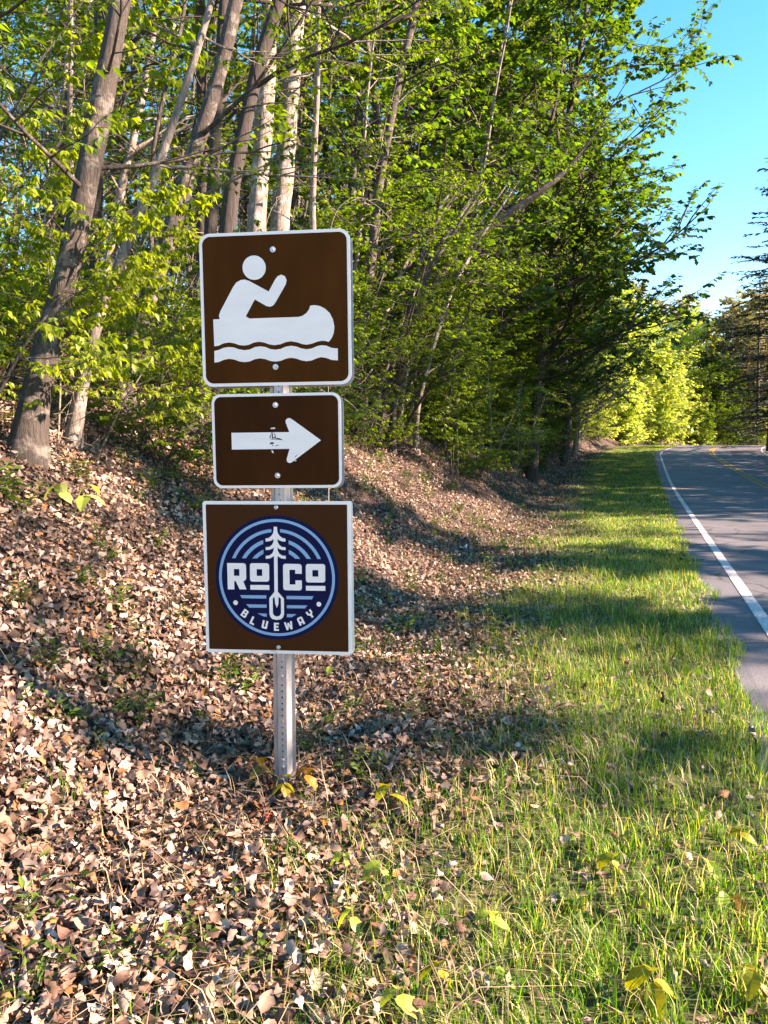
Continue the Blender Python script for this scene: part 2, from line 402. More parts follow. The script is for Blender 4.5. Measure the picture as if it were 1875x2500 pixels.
class Panel:
    """a flat sign panel; local 2-D metres, origin at its lower left corner; parts are sheets a fraction of a millimetre apart"""
    def __init__(s, name, label, w, h, radius, centre_world, depth=0.0, tilt=TILT, mat='sign_white', face=1):
        s.w, s.h, s.face = w, h, face
        o = (centre_world - post.location)
        s.root_loc = o
        prof = rrect(-w / 2, -h / 2, w / 2, h / 2, radius)
        th = 0.0022; n = len(prof)
        V = [(x, 0, y) for x, y in prof] + [(x, th, y) for x, y in prof]
        Fc = [tuple(range(n)), tuple(range(2 * n - 1, n - 1, -1))] + [(i, i + n, (i + 1) % n + n, (i + 1) % n) for i in range(n)]
        s.o = obj(name, mesh_np(name, V, Fc, M[mat]), post); s.o.location = o
        s.o.rotation_euler = (0, -tilt, ROTZ)
        if label: s.o['label'] = label
    def sheet(s, name, polys, mat, layer, label=None):
        for p in polys[1:]: s.sheet(name, [p], mat, layer, label)
        polys = polys[:1]
        V, Fc = [], []
        for p in polys:
            p = list(p)
            if area(p) < 0: p = p[::-1]
            i0 = len(V); V += [(x - s.w / 2, -0.0003 - 0.0004 * layer, y - s.h / 2) for x, y in p]
            Fc.append(tuple(range(i0, i0 + len(p))))
        o = obj(name, mesh_np(name, V, Fc, M[mat]), s.o)
        if label: o['label'] = label
        return o
    def bolt(s, x, y, r=0.0115, dome=False):
        V, Fc = [], []
        def lathe(prof, n):
            b0 = len(V)
            for (rr, d) in prof:
                for k in range(n):
                    a = 2 * math.pi * k / n; V.append((x - s.w / 2 + rr * math.cos(a), -d, y - s.h / 2 + rr * math.sin(a)))
            for j in range(len(prof) - 1):
                for k in range(n):
                    Fc.append((b0 + j * n + k, b0 + j * n + (k + 1) % n, b0 + (j + 1) * n + (k + 1) % n, b0 + (j + 1) * n + k))
            Fc.append(tuple(range(b0 + (len(prof) - 1) * n, b0 + len(prof) * n)))
        if dome: lathe([(r, 0.0005), (r * 0.97, 0.003), (r * 0.75, 0.005), (r * 0.35, 0.0062)], 14)
        else:
            lathe([(r, 0.0005), (r, 0.0026), (r * 0.93, 0.003)], 18); lathe([(r * 0.55, 0.0028), (r * 0.55, 0.007), (r * 0.45, 0.0082)], 6)
        return obj('bolt', mesh_np('bolt', V, Fc, M['zinc']), s.o)

def panel_from_px(quad_src, z_axis):
    pass
# distance of the sign faces in front of the camera, measured on the post
D0 = (base - Vector((0, 0, CAM_Z))).dot(Vector((0, math.cos(PITCH), -math.sin(PITCH))))
def face_point(px, py, off=0.006):
    """pixel -> point on the vertical plane of the sign faces"""
    p0 = base + SN * off; r = ray(px, py); o = Vector((0, 0, CAM_Z))
    return o + r * ((p0 - o).dot(SN) / r.dot(SN))

# --- canoe sign
S = 3.95
q1 = [(70, 128), (1518, 62), (1535, 1565), (95, 1605)]
def src(q, x0, y0, s): return [(x0 + a / s, y0 + b / s) for a, b in q]
def centre(q, x0, y0, s):
    p = [face_point(a, b) for a, b in src(q, x0, y0, s)]
    c = sum(p, Vector()) / 4
    w = ((p[1] - p[0]).length + (p[2] - p[3]).length) / 2; h = ((p[0] - p[3]).length + (p[1] - p[2]).length) / 2
    return c, w, h
c1, w1, h1 = centre(q1, 470, 540, S)
print('canoe sign', w1, h1, c1)
canoe = Panel('canoe_sign', 'square brown sign with white paddler in canoe above waves', w1, h1, 0.042, c1)
f1 = homog(q1)
def T(f, P_, pts): return [(a * P_.w, b * P_.h) for a, b in (f(p) for p in pts)]
bw = 0.0125
canoe.sheet('brown_field', [rrect(bw, bw, w1 - bw, h1 - bw, 0.032)], 'sign_brown', 1)
body = [(200, 948), (262, 945), (256, 910), (270, 868), (395, 635), (425, 592), (470, 566), (510, 562), (550, 575), (738, 675), (800, 560), (825, 527), (860, 512), (895, 527),
        (911, 565), (903, 605), (805, 775), (782, 808), (750, 822), (715, 815), (604, 752), (515, 915), (550, 937), (1025, 918), (1062, 907), (1100, 880), (1125, 845), (1138, 808),
        (1180, 803), (1230, 812), (1280, 838), (1325, 880), (1355, 940), (1368, 1010), (1361, 1075), (1342, 1120), (1313, 1157), (1280, 1148), (1245, 1147), (1200, 1157), (1150, 1176),
        (1100, 1186), (1060, 1181), (1010, 1164), (950, 1154), (900, 1162), (850, 1183), (790, 1193), (740, 1186), (690, 1168), (640, 1161), (590, 1170), (540, 1192), (500, 1199),
        (450, 1195), (400, 1177), (350, 1170), (300, 1178), (250, 1202), (207, 1209)]
wave = [(207, 1253), (250, 1243), (300, 1222), (350, 1214), (400, 1219), (450, 1237), (500, 1244), (550, 1237), (600, 1213), (650, 1205), (700, 1211), (750, 1231), (800, 1237), (850, 1228),
        (900, 1206), (950, 1198), (1000, 1204), (1050, 1223), (1100, 1230), (1150, 1222), (1200, 1200), (1240, 1190), (1290, 1194), (1340, 1215), (1401, 1221), (1401, 1336), (1340, 1332),
        (1290, 1313), (1240, 1306), (1200, 1316), (1150, 1338), (1100, 1346), (1050, 1339), (1000, 1321), (950, 1314), (900, 1323), (850, 1344), (800, 1352), (750, 1347), (700, 1329),
        (650, 1322), (600, 1330), (550, 1352), (500, 1360), (450, 1354), (400, 1335), (350, 1329), (300, 1338), (250, 1360), (207, 1367)]
head = [(600 + 112 * math.cos(a), 447 + 117 * math.sin(a)) for a in np.linspace(0, 2 * math.pi, 40, endpoint=False)]
canoe.sheet('canoe_paddler', [T(f1, canoe, body)], 'sign_white', 2); canoe.sheet('paddler_head', [T(f1, canoe, head)], 'sign_white', 2)
canoe.sheet('wave_symbol', [T(f1, canoe, wave)], 'sign_white', 2)
for p in ((780, 272), (799, 1404)): canoe.bolt(*T(f1, canoe, [p])[0])
# --- arrow sign
q2 = [(120, 156), (1492, 107), (1506, 1129), (135, 1152)]
c2, w2, h2 = centre(q2, 490, 930, 4.366)
print('arrow sign', w2, h2)
arrow = Panel('arrow_sign', 'brown rectangular sign with scuffed white arrow pointing right', w2, h2, 0.036, c2)
f2 = homog(q2)
arrow.sheet('brown_field', [rrect(0.011, 0.011, w2 - 0.011, h2 - 0.011, 0.028)], 'sign_dark', 1)
arr = [(328, 558), (943, 541), (905, 440), (905, 415), (920, 397), (945, 391), (970, 402), (1281, 623), (965, 866), (940, 872), (918, 858), (912, 832), (945, 720), (331, 736)]
arrow.sheet('arrow_symbol', [T(f2, arrow, arr)], 'sign_white', 2)
sc = [[(733, 600), (742, 568), (748, 566), (740, 622)], [(752, 548), (764, 546), (772, 606), (790, 592), (780, 550), (790, 560), (803, 606), (760, 614)],
      [(735, 628), (760, 618), (800, 612), (820, 604), (850, 612), (876, 628), (835, 624), (790, 620)], [(737, 660), (750, 652), (772, 652), (782, 660), (768, 672), (748, 672), (744, 680), (736, 670)],
      [(755, 688), (770, 680), (775, 684), (762, 692)], [(795, 690), (826, 676), (830, 680), (800, 696)], [(1003, 808), (1014, 790), (1040, 770), (1018, 792), (1008, 812)]]
arrow.sheet('scuff', [T(f2, arrow, p) for p in sc], 'scuff', 3, 'dark scuff marks scraped across the white arrow')
arrow.sheet('scratch', [T(f2, arrow, p) for p in ([(752, 735), (766, 742), (776, 764), (768, 770), (755, 758)], [(742, 502), (775, 494), (798, 498), (782, 512), (768, 508), (750, 512)],
                        [(990, 846), (1014, 838), (1016, 852), (1004, 850)])], 'sign_white', 2)
for p in ((798, 255), (815, 1007)): arrow.bolt(*T(f2, arrow, [p])[0])
# --- round logo sign
q3 = [(72, 97), (1523, 93), (1530, 1611), (82, 1590)]
c3, w3, h3 = centre(q3, 480, 1200, 4.046)
print('logo sign', w3, h3)
logo = Panel('logo_sign', 'square brown sign with round navy river emblem and block letters', w3, h3, 0.012, c3, tilt=R(0.35))
f3 = homog(q3)
L = lambda pts: T(f3, logo, pts)
logo.sheet('brown_field', [rrect(0.0135, 0.0135, w3 - 0.0135, h3 - 0.0135, 0.004)], 'logo_brown', 1)
cx, cy = L([(792, 847)])[0]
logo.sheet('navy_disc', [disc(cx, cy, 0.2545, 96)], 'navy', 2)
def arcband(r0, r1, a0, a1, n=24):
    o = [(cx + r1 * math.cos(a), cy + r1 * math.sin(a)) for a in np.linspace(a0, a1, n)]
    return o + [(cx + r0 * math.cos(a), cy + r0 * math.sin(a)) for a in np.linspace(a1, a0, n)]
def ringpolys(r0, r1, n=8): return [arcband(r0, r1, 2 * math.pi * k / n, 2 * math.pi * (k + 1) / n, 13) for k in range(n)]
rV = [(cx + r_ * math.cos(a) - w3 / 2, -0.0015, cy + r_ * math.sin(a) - h3 / 2) for a in np.linspace(0, 2 * math.pi, 96, endpoint=False) for r_ in (0.2285, 0.240)]
obj('blue_ring', mesh_np('blue_ring', rV, [(2 * i, 2 * i + 1, (2 * i + 3) % 192, (2 * i + 2) % 192) for i in range(96)], M['sky_blue']), logo.o)
def clipband(r0, r1, xin, yb):
    """band of a ring, cut upright at xin and level at yb (right half)"""
    out = []
    a_o0, a_o1 = math.asin(yb / r1), math.acos(xin / r1); a_i0, a_i1 = math.asin(yb / r0), math.acos(xin / r0)
    pts = [(r1 * math.cos(a), r1 * math.sin(a)) for a in np.linspace(a_o0, a_o1, 16)] + [(r0 * math.cos(a), r0 * math.sin(a)) for a in np.linspace(a_i1, a_i0, 16)]
    return pts
arcs = []
for r0, r1, xin in ((0.187, 0.2, 0.018), (0.148, 0.163, 0.0525), (0.1115, 0.1265, 0.0525)):
    p = clipband(r0, r1, xin, 0.079)
    arcs += [[(cx + x, cy + y) for x, y in p], [(cx - x, cy + y) for x, y in p]]
logo.sheet('sky_arc', arcs, 'sky_blue', 3)
logo.sheet('water_line', [L(p) for p in ([(427, 1020), (688, 1020), (688, 1052), (447, 1050)], [(888, 1024), (1155, 1026), (1138, 1058), (888, 1056)], [(488, 1110), (690, 1112), (690, 1143), (518, 1143)],
           [(890, 1117), (1094, 1117), (1070, 1147), (890, 1147)], [(600, 1200), (690, 1202), (690, 1233), (660, 1230)], [(890, 1204), (985, 1205), (940, 1235), (890, 1237)])], 'sky_blue', 3)
left = [(770, 345), (770, 372), (764, 405), (748, 432), (720, 454), (688, 461), (688, 490), (720, 488), (750, 478), (767, 464), (766, 492), (752, 520), (725, 542), (688, 545), (688, 573),
        (725, 571), (755, 560), (768, 546), (766, 578), (752, 606), (725, 626), (688, 631), (688, 660), (732, 655), (769, 632), (769, 985), (718, 1047), (718, 1205), (725, 1233), (745, 1255), (786, 1264)]
mir = [(1573 - x, y) for x, y in left[:-6]] + [(803, 984), (862, 1050), (862, 1207), (851, 1238), (828, 1257)]
logo.sheet('tree_paddle', [L(left + mir[::-1])], 'sign_white', 3)
logo.sheet('paddle_hollow', [L([(768, 1032), (752, 1054), (752, 1198), (765, 1220), (790, 1230), (817, 1222), (832, 1200), (832, 1054), (810, 1032), (808, 1105), (791, 1145), (776, 1105)])], 'navy', 4)
def rpx(x0, y0, x1, y1, r): return rrect(x0, y0, x1, y1, r, 4)
Rl = [(305, 703), (468, 704), (486, 712), (492, 732), (492, 852), (482, 873), (462, 882), (493, 963), (425, 963), (388, 881), (373, 881), (373, 963), (308, 963)]
Cl = [(880, 707), (1018, 709), (1035, 715), (1041, 732), (1041, 806), (977, 804), (977, 766), (920, 766), (920, 911), (978, 911), (978, 870), (1041, 870), (1041, 948), (1034, 964), (1018, 970), (880, 968), (864, 962), (857, 945), (857, 730), (864, 713)]
for nm, pts in (('letter_r', [Rl]), ('letter_o', [rpx(530, 703, 720, 885, 24), [(532, 918), (720, 919), (720, 966), (532, 965)]]), ('letter_c', [Cl]),
                ('letter_o', [rpx(1081, 708, 1272, 890, 24), [(1081, 923), (1272, 924), (1272, 972), (1081, 970)]])):
    logo.sheet(nm, [L(p) for p in pts], 'sign_white', 3)
logo.sheet('letter_counter', [L(p) for p in ([(372, 762), (425, 762), (425, 828), (372, 828)], [(597, 762), (651, 762), (651, 828), (597, 828)], [(1146, 768), (1204, 768), (1204, 832), (1146, 832)])], 'navy', 4)
logo.sheet('dot', [disc(*L([p])[0], 0.0098, 20) for p in ((383, 1095), (1207, 1105))], 'sign_white', 3)
GL = {  # letters in a unit box: outline, counters, width
    'B': ([(0, 0), (.62, 0), (.72, .1), (.72, .44), (.64, .52), (.68, .58), (.68, .9), (.58, 1), (0, 1)], [[(.24, .2), (.48, .2), (.48, .41), (.24, .41)], [(.24, .61), (.45, .61), (.45, .8), (.24, .8)]], .72),
    'L': ([(0, 0), (.58, 0), (.58, .22), (.25, .22), (.25, 1), (0, 1)], [], .58),
    'U': ([(.1, 0), (.6, 0), (.7, .1), (.7, 1), (.45, 1), (.45, .22), (.25, .22), (.25, 1), (0, 1), (0, .1)], [], .7),
    'E': ([(0, 0), (.62, 0), (.62, .22), (.25, .22), (.25, .4), (.55, .4), (.55, .61), (.25, .61), (.25, .79), (.62, .79), (.62, 1), (0, 1)], [], .62),
    'W': ([(.12, 0), (.36, 0), (.5, .45), (.64, 0), (.88, 0), (1, 1), (.76, 1), (.72, .42), (.6, .85), (.4, .85), (.28, .42), (.24, 1), (0, 1)], [], 1.0),
    'A': ([(0, 0), (.25, 0), (.25, .22), (.48, .22), (.48, 0), (.73, 0), (.73, .85), (.6, 1), (.13, 1), (0, .85)], [[(.25, .43), (.48, .43), (.48, .79), (.25, .79)]], .73),
    'Y': ([(.24, 0), (.5, 0), (.5, .36), (.74, .55), (.74, 1), (.5, 1), (.5, .6), (.24, .6), (.24, 1), (0, 1), (0, .55), (.24, .36)], [], .74)}
holes = []
for chh, pos in zip('BLUEWAY', [(473, 1202), (553, 1273), (670, 1311), (785, 1332), (907, 1320), (1027, 1273), (1122, 1203)]):
    X, Y = L([pos])[0]; a = math.atan2(X - cx, cy - Y) * 0.86
    outl, hs_, wd = GL[chh]; hh = 0.0335; ca, sa = math.cos(a), math.sin(a)
    def tr(pts):
        r_ = []
        for x, y in pts:
            x, y = (x - wd / 2) * hh, (y - 0.5) * hh
            r_.append((X + ca * x - sa * y, Y + sa * x + ca * y))
        return r_
    logo.sheet('letter_' + chh.lower(), [tr(outl)], 'sign_white', 3); holes += [tr(p) for p in hs_]
logo.sheet('small_counter', holes, 'navy', 4)
logo.sheet('maker_print', [L(p) for p in ([(725, 1574), (748, 1574), (748, 1577), (725, 1577)], [(750, 1572), (760, 1588), (768, 1578), (764, 1577), (759, 1583), (754, 1572)], [(768, 1585), (792, 1586), (792, 1589), (768, 1588)])], 'scuff', 1)
for p in ((794, 157), (802, 1538)): logo.bolt(*L([p])[0], 0.0095, True)
# --- blank backs of the signs for the other direction, bolted behind the post
for (c, w, h, r, nm) in ((c1, w1, h1, 0.042, 0), (c2, w2, h2, 0.036, 1), (c3, w3, h3, 0.012, 2)):
    d = 0.044
    pb = Panel('rear_sign', 'bare aluminium back of the panel facing the other way', w, h, r, c - SN * d + SX * 0.003 - Vector((0, 0, 0.004)), tilt=TILT, mat='sign_white' if nm == 2 else 'alu')
# hex bolts low on the post
for zz in (0.105, 0.135, 0.49):
    V, Fc = [], []
    for rr, d in ((0.0085, 0.0), (0.0085, 0.006), (0.006, 0.0075)):
        for k in range(6): V.append((rr * math.cos(k * math.pi / 3), -d - 0.0002, rr * math.sin(k * math.pi / 3)))
    for j in range(2):
        for k in range(6): Fc.append((j * 6 + k, j * 6 + (k + 1) % 6, j * 6 + 6 + (k + 1) % 6, j * 6 + 6 + k))
    Fc.append(tuple(range(12, 18)))
    b = obj('hex_bolt', mesh_np('hex_bolt', V, Fc, M['zinc']), post); b.location = SN * 0.0045 + Vector((0, 0, zz)); b.rotation_euler = (0, 0, ROTZ)

# ------------------------------------------------------------------ plants: wood tubes and leaf sheets
class Plant:
    def __init__(s, seed):
        s.r = random.Random(seed); s.V = []; s.F4 = []; s.n = 0
        s.lp, s.la, s.ln, s.ls = [], [], [], []
    def tube(s, pts, rad, sides):
        pts = np.asarray(pts, float); n = len(pts)
        tg = np.gradient(pts, axis=0); tg /= np.linalg.norm(tg, axis=1)[:, None] + 1e-9
        ref = np.array([0.31, 0.95, 0.05]) if abs(tg[0][1]) < 0.8 else np.array([1.0, 0.1, 0.1])
        a = np.cross(tg, ref); a /= np.linalg.norm(a, axis=1)[:, None] + 1e-9; b = np.cross(tg, a)
        an = np.arange(sides) * 2 * math.pi / sides
        ring = pts[:, None, :] + np.asarray(rad)[:, None, None] * (np.cos(an)[None, :, None] * a[:, None, :] + np.sin(an)[None, :, None] * b[:, None, :])
        s.V.append(ring.reshape(-1, 3))
        i = np.arange(n - 1)[:, None] * sides; j = np.arange(sides)[None, :]; j2 = (j + 1) % sides
        s.F4.append((np.stack([i + j, i + j2, i + sides + j2, i + sides + j], -1).reshape(-1, 4)) + s.n)
        s.n += n * sides
    def line(s, p, d, length, nseg, wander, trop=(0, 0, 0)):
        pts = [np.array(p, float)]; d = np.array(d, float); d /= np.linalg.norm(d); tr = np.array(trop, float)
        st = length / nseg
        for _ in range(nseg):
            d = d + np.array([s.r.gauss(0, wander) for _ in range(3)]) + tr
            d /= np.linalg.norm(d); pts.append(pts[-1] + d * st)
        return np.array(pts)
    def twig(s, p, d, length, r, leaf, nleaf, droop=0.5, sides=3, wander=0.18, trop=(0, 0, -0.02)):
        pts = s.line(p, d, length, 3, wander, trop)
        s.tube(pts, np.linspace(r, r * 0.35, len(pts)), sides)
        for k in range(nleaf):
            t = (k + 0.6 + 0.4 * s.r.random()) / nleaf * (len(pts) - 1); i = min(int(t), len(pts) - 2)
            q = pts[i] + (pts[i + 1] - pts[i]) * (t - i); ax = pts[i + 1] - pts[i]; ax = ax / (np.linalg.norm(ax) + 1e-9)
            side = np.cross(ax, [0, 0, 1.0]); side /= np.linalg.norm(side) + 1e-6
            sg = 1 if k % 2 else -1
            a = ax * (0.5 + 0.4 * s.r.random()) + side * sg * (0.75 + 0.4 * s.r.random()) + np.array([0, 0, -droop * (0.3 + 1.2 * s.r.random())])
            a /= np.linalg.norm(a)
            nn = np.array([s.r.gauss(0, .45), s.r.gauss(0, .45), 1.0]); nn -= a * nn.dot(a); nn /= np.linalg.norm(nn) + 1e-9
            s.lp.append(q); s.la.append(a); s.ln.append(nn); s.ls.append(leaf * (0.6 + 0.7 * s.r.random()))
        return pts
    def wood(s, name, mat): return mesh_np(name, np.concatenate(s.V), [np.concatenate(s.F4)], mat, True)
    def leaves(s, name, mat, width=0.3, simple=False, seed=1):
        return leaf_mesh(name, np.array(s.lp), np.array(s.la), np.array(s.ln), np.array(s.ls), mat, width, simple, seed)

def leaf_mesh(name, p, a, n, sz, mat, width=0.3, simple=False, seed=1, attrs=None, tmpl=None):
    g = np.random.default_rng(seed); b = np.cross(n, a); k = len(p)
    if tmpl is None:
        if simple:
            tv = np.array([[0, 0, 0], [-width, .45, .0], [0, 1, -.12], [width, .45, .0]]); tf = [np.array([[0, 3, 2, 1]])]
        else:
            tv = np.array([[0, 0, 0], [-width, .4, .1], [0, .45, -.02], [width, .4, .1], [0, 1, -.14]])
            tf = [np.array([[0, 2, 1], [0, 3, 2], [1, 2, 4], [2, 3, 4]])]
    else: tv, tf = tmpl
    m = len(tv)
    V = p[:, None, :] + sz[:, None, None] * (tv[None, :, 0, None] * b[:, None, :] + tv[None, :, 1, None] * a[:, None, :] + tv[None, :, 2, None] * n[:, None, :])
    fs = [(f[None] + (np.arange(k) * m)[:, None, None]).reshape(-1, f.shape[1]) for f in tf]
    at = {'rnd': (np.repeat(g.random(k), m), 'FLOAT')}
    if attrs:
        for kk, (arr, typ) in attrs.items(): at[kk] = (np.repeat(arr, m, axis=0), typ)
    return mesh_np(name, V.reshape(-1, 3), fs, mat, False, at)

def unit(a, el=0.0): return np.array([math.cos(a) * math.cos(el), math.sin(a) * math.cos(el), math.sin(el)])

def leafy_limb(P, p, d, length, r, leaf, nl, depth=1, droop=0.5, twigs=7, spread=0.9, trop=(0, 0, 0.01), flat=True):
    """a limb carrying side twigs in a flat spray, tip too"""
    nseg = max(4, int(length / 0.35)); pts = P.line(p, d, length, nseg, 0.1, trop)
    P.tube(pts, np.linspace(r, r * 0.3, len(pts)), 4)
    for k in range(twigs):
        t = (0.22 + 0.78 * (k + P.r.random()) / twigs) * (len(pts) - 1); i = min(int(t), len(pts) - 2)
        q = pts[i] + (pts[i + 1] - pts[i]) * (t - i); ax = pts[i + 1] - pts[i]; ax /= np.linalg.norm(ax)
        side = np.cross(ax, [0, 0, 1.0]); side /= np.linalg.norm(side) + 1e-6; sg = 1 if k % 2 else -1
        dd = ax * 0.8 + side * sg * spread * (0.6 + 0.6 * P.r.random()) + np.array([0, 0, P.r.gauss(0.0, 0.12 if flat else 0.4)])
        tl = length * (0.22 + 0.2 * P.r.random()) * (1.1 - 0.5 * t / len(pts))
        if depth > 0: leafy_limb(P, q, dd, tl * 1.5, r * 0.4, leaf, nl, depth - 1, droop, max(3, twigs // 2), spread, trop, flat)
        else: P.twig(q, dd, tl, max(0.0016, r * 0.35), leaf, nl, droop)
    P.twig(pts[-1], pts[-1] - pts[-2], length * 0.2, max(0.0016, r * 0.3), leaf, nl, droop)

def trunk_limbs(P, pts, rad, h0, h1, count, length, leaf, nl, depth, droop=0.5, twigs=6, el=(0.1, 0.6), bias=None, biasw=0.0, flat=True, taper=0.5):
    """limbs along a trunk polyline between two heights"""
    z = pts[:, 2]
    for k in range(count):
        h = h0 + (h1 - h0) * (k + P.r.random()) / count
        i = int(np.clip(np.searchsorted(z, h), 1, len(pts) - 1)); t = (h - z[i - 1]) / max(1e-6, z[i] - z[i - 1])
        q = pts[i - 1] + (pts[i] - pts[i - 1]) * np.clip(t, 0, 1); rr = rad[i]
        az = P.r.uniform(0, 2 * math.pi)
        if bias is not None and P.r.random() < biasw: az = bias + P.r.gauss(0, 0.7)
        fr = (h - h0) / max(1e-6, h1 - h0); ln = length * (1 - taper * fr) * P.r.uniform(0.6, 1.25)
        leafy_limb(P, q, unit(az, P.r.uniform(*el)), ln, min(rr * 0.5, 0.012 * ln + 0.004), leaf, nl, depth, droop, twigs, trop=(0, 0, 0.015), flat=flat)

def make(name, P, bark, leafm, label, cat, group=None, width=0.3, simple=False, crown='crown', trunk='trunk', loc=(0, 0, 0), seed=1):
    t = empty(name, loc); tag(t, label, cat, group); kids = []
    kids.append(obj(trunk, P.wood(trunk, M[bark]), t))
    if P.lp: kids.append(obj(crown, P.leaves(crown, M[leafm], width, simple, seed), t))
    return reg(t, *kids)

def proto_canopy(seed, h, r, lean, leaf, first, nl=4, count=26, simple=True, depth=1, limb=3.2, twigs=6):
    P = Plant(seed); pts = P.line((0, 0, -0.3), (lean, 0, 1), h, 14, 0.035, (0, 0, 0.02)); rad = np.linspace(r, r * 0.25, len(pts)); rad[0] *= 1.3
    P.tube(pts, rad, 9)
    trunk_limbs(P, pts, rad, first, h * 0.97, count, limb, leaf, nl, depth, 0.6, twigs, (0.15, 0.8), flat=False)
    return P
def proto_under(seed, h, r, lean, leaf, stems=1, count=12, limb=1.6, depth=1, nl=5, first=0.7, twigs=5, droop=0.6):
    P = Plant(seed)
    for k in range(stems):
        a = P.r.uniform(-0.5, 0.5); pts = P.line((P.r.uniform(-.1, .1) * (stems > 1), P.r.uniform(-.15, .15) * (stems > 1), -0.2), (lean * math.cos(a) + P.r.gauss(0, .06), lean * math.sin(a) + P.r.gauss(0, .08), 1), h * P.r.uniform(0.75, 1.05), 12, 0.06, (0.02, 0, 0.01))
        rad = np.linspace(r, r * 0.2, len(pts)); P.tube(pts, rad, 7)
        trunk_limbs(P, pts, rad, first, pts[-1][2], count, limb, leaf, nl, depth, droop, twigs, (-0.1, 0.45), bias=0.0, biasw=0.5)
    return P
def proto_shrub(seed, h, leaf, stems=6, nl=6):
    P = Plant(seed)
    for k in range(stems):
        az = P.r.uniform(0, 6.28); leafy_limb(P, (P.r.uniform(-.08, .08), P.r.uniform(-.08, .08), -0.05), unit(az, P.r.uniform(0.6, 1.35)), h * P.r.uniform(0.6, 1.1), 0.008, leaf, nl, 1, 0.6, 6, 0.9, (0, 0, -0.02), False)
    return P
def proto_conifer(seed, h, r, spread):
    P = Plant(seed); pts = P.line((0, 0, -0.3), (0, 0, 1), h, 14, 0.012); rad = np.linspace(r, r * 0.15, len(pts)); P.tube(pts, rad, 8)
    n = int(h * 11)
    for k in range(n):
        z = h * (0.06 + 0.93 * (k + P.r.random()) / n); fr = z / h; i = min(int(fr * 14), 13)
        az = P.r.uniform(0, 6.28); ln = spread * (1.05 - fr) ** 0.75 * P.r.uniform(0.45, 1.15) + 0.25
        b = P.line(pts[i] * [1, 1, 0] + [0, 0, z], unit(az, 0.22 - 0.25 * (1 - fr)), ln, 6, 0.07, (0, 0, -0.025))
        P.tube(b, np.linspace(0.035 * (1.1 - fr) + 0.008, 0.006, len(b)), 4)
        for j in range(int(10 + ln * 13)):
            t = (0.2 + 0.8 * P.r.random()) * (len(b) - 1); q0 = int(min(t, len(b) - 2)); q = b[q0] + (b[q0 + 1] - b[q0]) * (t - q0)
            ax = b[q0 + 1] - b[q0]; ax /= np.linalg.norm(ax); sd = np.cross(ax, [0, 0, 1]); a = ax * 0.8 + sd * P.r.choice((-1, 1)) * P.r.uniform(0.2, 1.1) + np.array([0, 0, P.r.gauss(-0.1, 0.22)])
            a /= np.linalg.norm(a); nn = np.array([P.r.gauss(0, .4), P.r.gauss(0, .4), 1]); nn -= a * nn.dot(a); nn /= np.linalg.norm(nn)
            P.lp.append(q); P.la.append(a); P.ln.append(nn); P.ls.append(P.r.uniform(0.18, 0.42))
    return P

# ---- hero trunks that the photograph singles out: traced centre lines at the distance their thickness implies
def hero(name, px, depth, w0, w1, bark, leafm, label, height=11, leaf=0.07, limbs=12, limb=2.0, seed=0, low=1.6, nl=5, group=None, depth_end=None, lowtw=6):
    P = Plant(seed)
    gp = on_ground(*px[0]); gd = (gp - Vector((0, 0, CAM_Z))).dot(Vector((0, math.cos(PITCH), -math.sin(PITCH))))
    depth = min(max(gd, depth * 0.7), depth * 1.4); de = depth
    W = [np.array(at_depth(a, b, depth + (de - depth) * k / (len(px) - 1))) for k, (a, b) in enumerate(px)]
    gz = ground_z(W[0][0], W[0][1]); b0 = np.array([W[0][0], W[0][1], gz])
    pts = [b0 + np.array([0, 0, -0.25])] + ([] if W[0][2] < gz + 0.1 else [W[0]]) + W[1:]
    d = pts[-1] - pts[-2]; d = d / np.linalg.norm(d)
    while pts[-1][2] - gz < height:
        d = d + np.array([P.r.gauss(0, .05), P.r.gauss(0, .05), 0.3]); d /= np.linalg.norm(d); pts.append(pts[-1] + d * 0.8)
    raw = np.array(pts); 
    # resample smoothly
    s_ = np.concatenate([[0], np.cumsum(np.linalg.norm(np.diff(raw, axis=0), axis=1))]); tt = np.linspace(0, s_[-1], int(s_[-1] / 0.18))
    sp = np.stack([np.interp(tt, s_, raw[:, k]) for k in range(3)], -1)
    kk = np.ones(5) / 5
    spp = np.stack([np.convolve(np.pad(sp[:, k], 2, mode='edge'), kk, mode='valid') for k in range(3)], -1) - b0
    r0, r1 = w0 * depth / F / 2, w1 * depth / F / 2
    seen = s_[len(px) - 1] if len(px) - 1 < len(s_) else s_[-1]
    rad = np.interp(tt, [0, 0.25, 0.4, 0.75, seen, s_[-1]], [r0 * 1.9, r0 * 1.55, r0 * 1.25, r0, r1, r1 * 0.22]) * (1 + 0.05 * np.sin(tt * 3.1) + 0.03 * np.sin(tt * 7.7))
    P.tube(spp, rad, 12)
    trunk_limbs(P, spp, rad, low, spp[-1][2], limbs, limb, leaf, nl, 1, 0.7, 6, (0.0, 0.6), bias=0.0, biasw=0.35, flat=True)
    for k in range(lowtw):
        i = P.r.randrange(4, max(5, len(spp) // 2)); P.twig(spp[i], unit(P.r.uniform(0, 6.28), 0.3), P.r.uniform(0.3, 0.8), 0.004, leaf, 5, 0.7)
    t = empty(name, b0); tag(t, label, 'tree', group)
    obj('trunk', P.wood('trunk', M[bark]), t); obj('crown', P.leaves('crown', M[leafm], 0.3, False, seed), t)
    return t

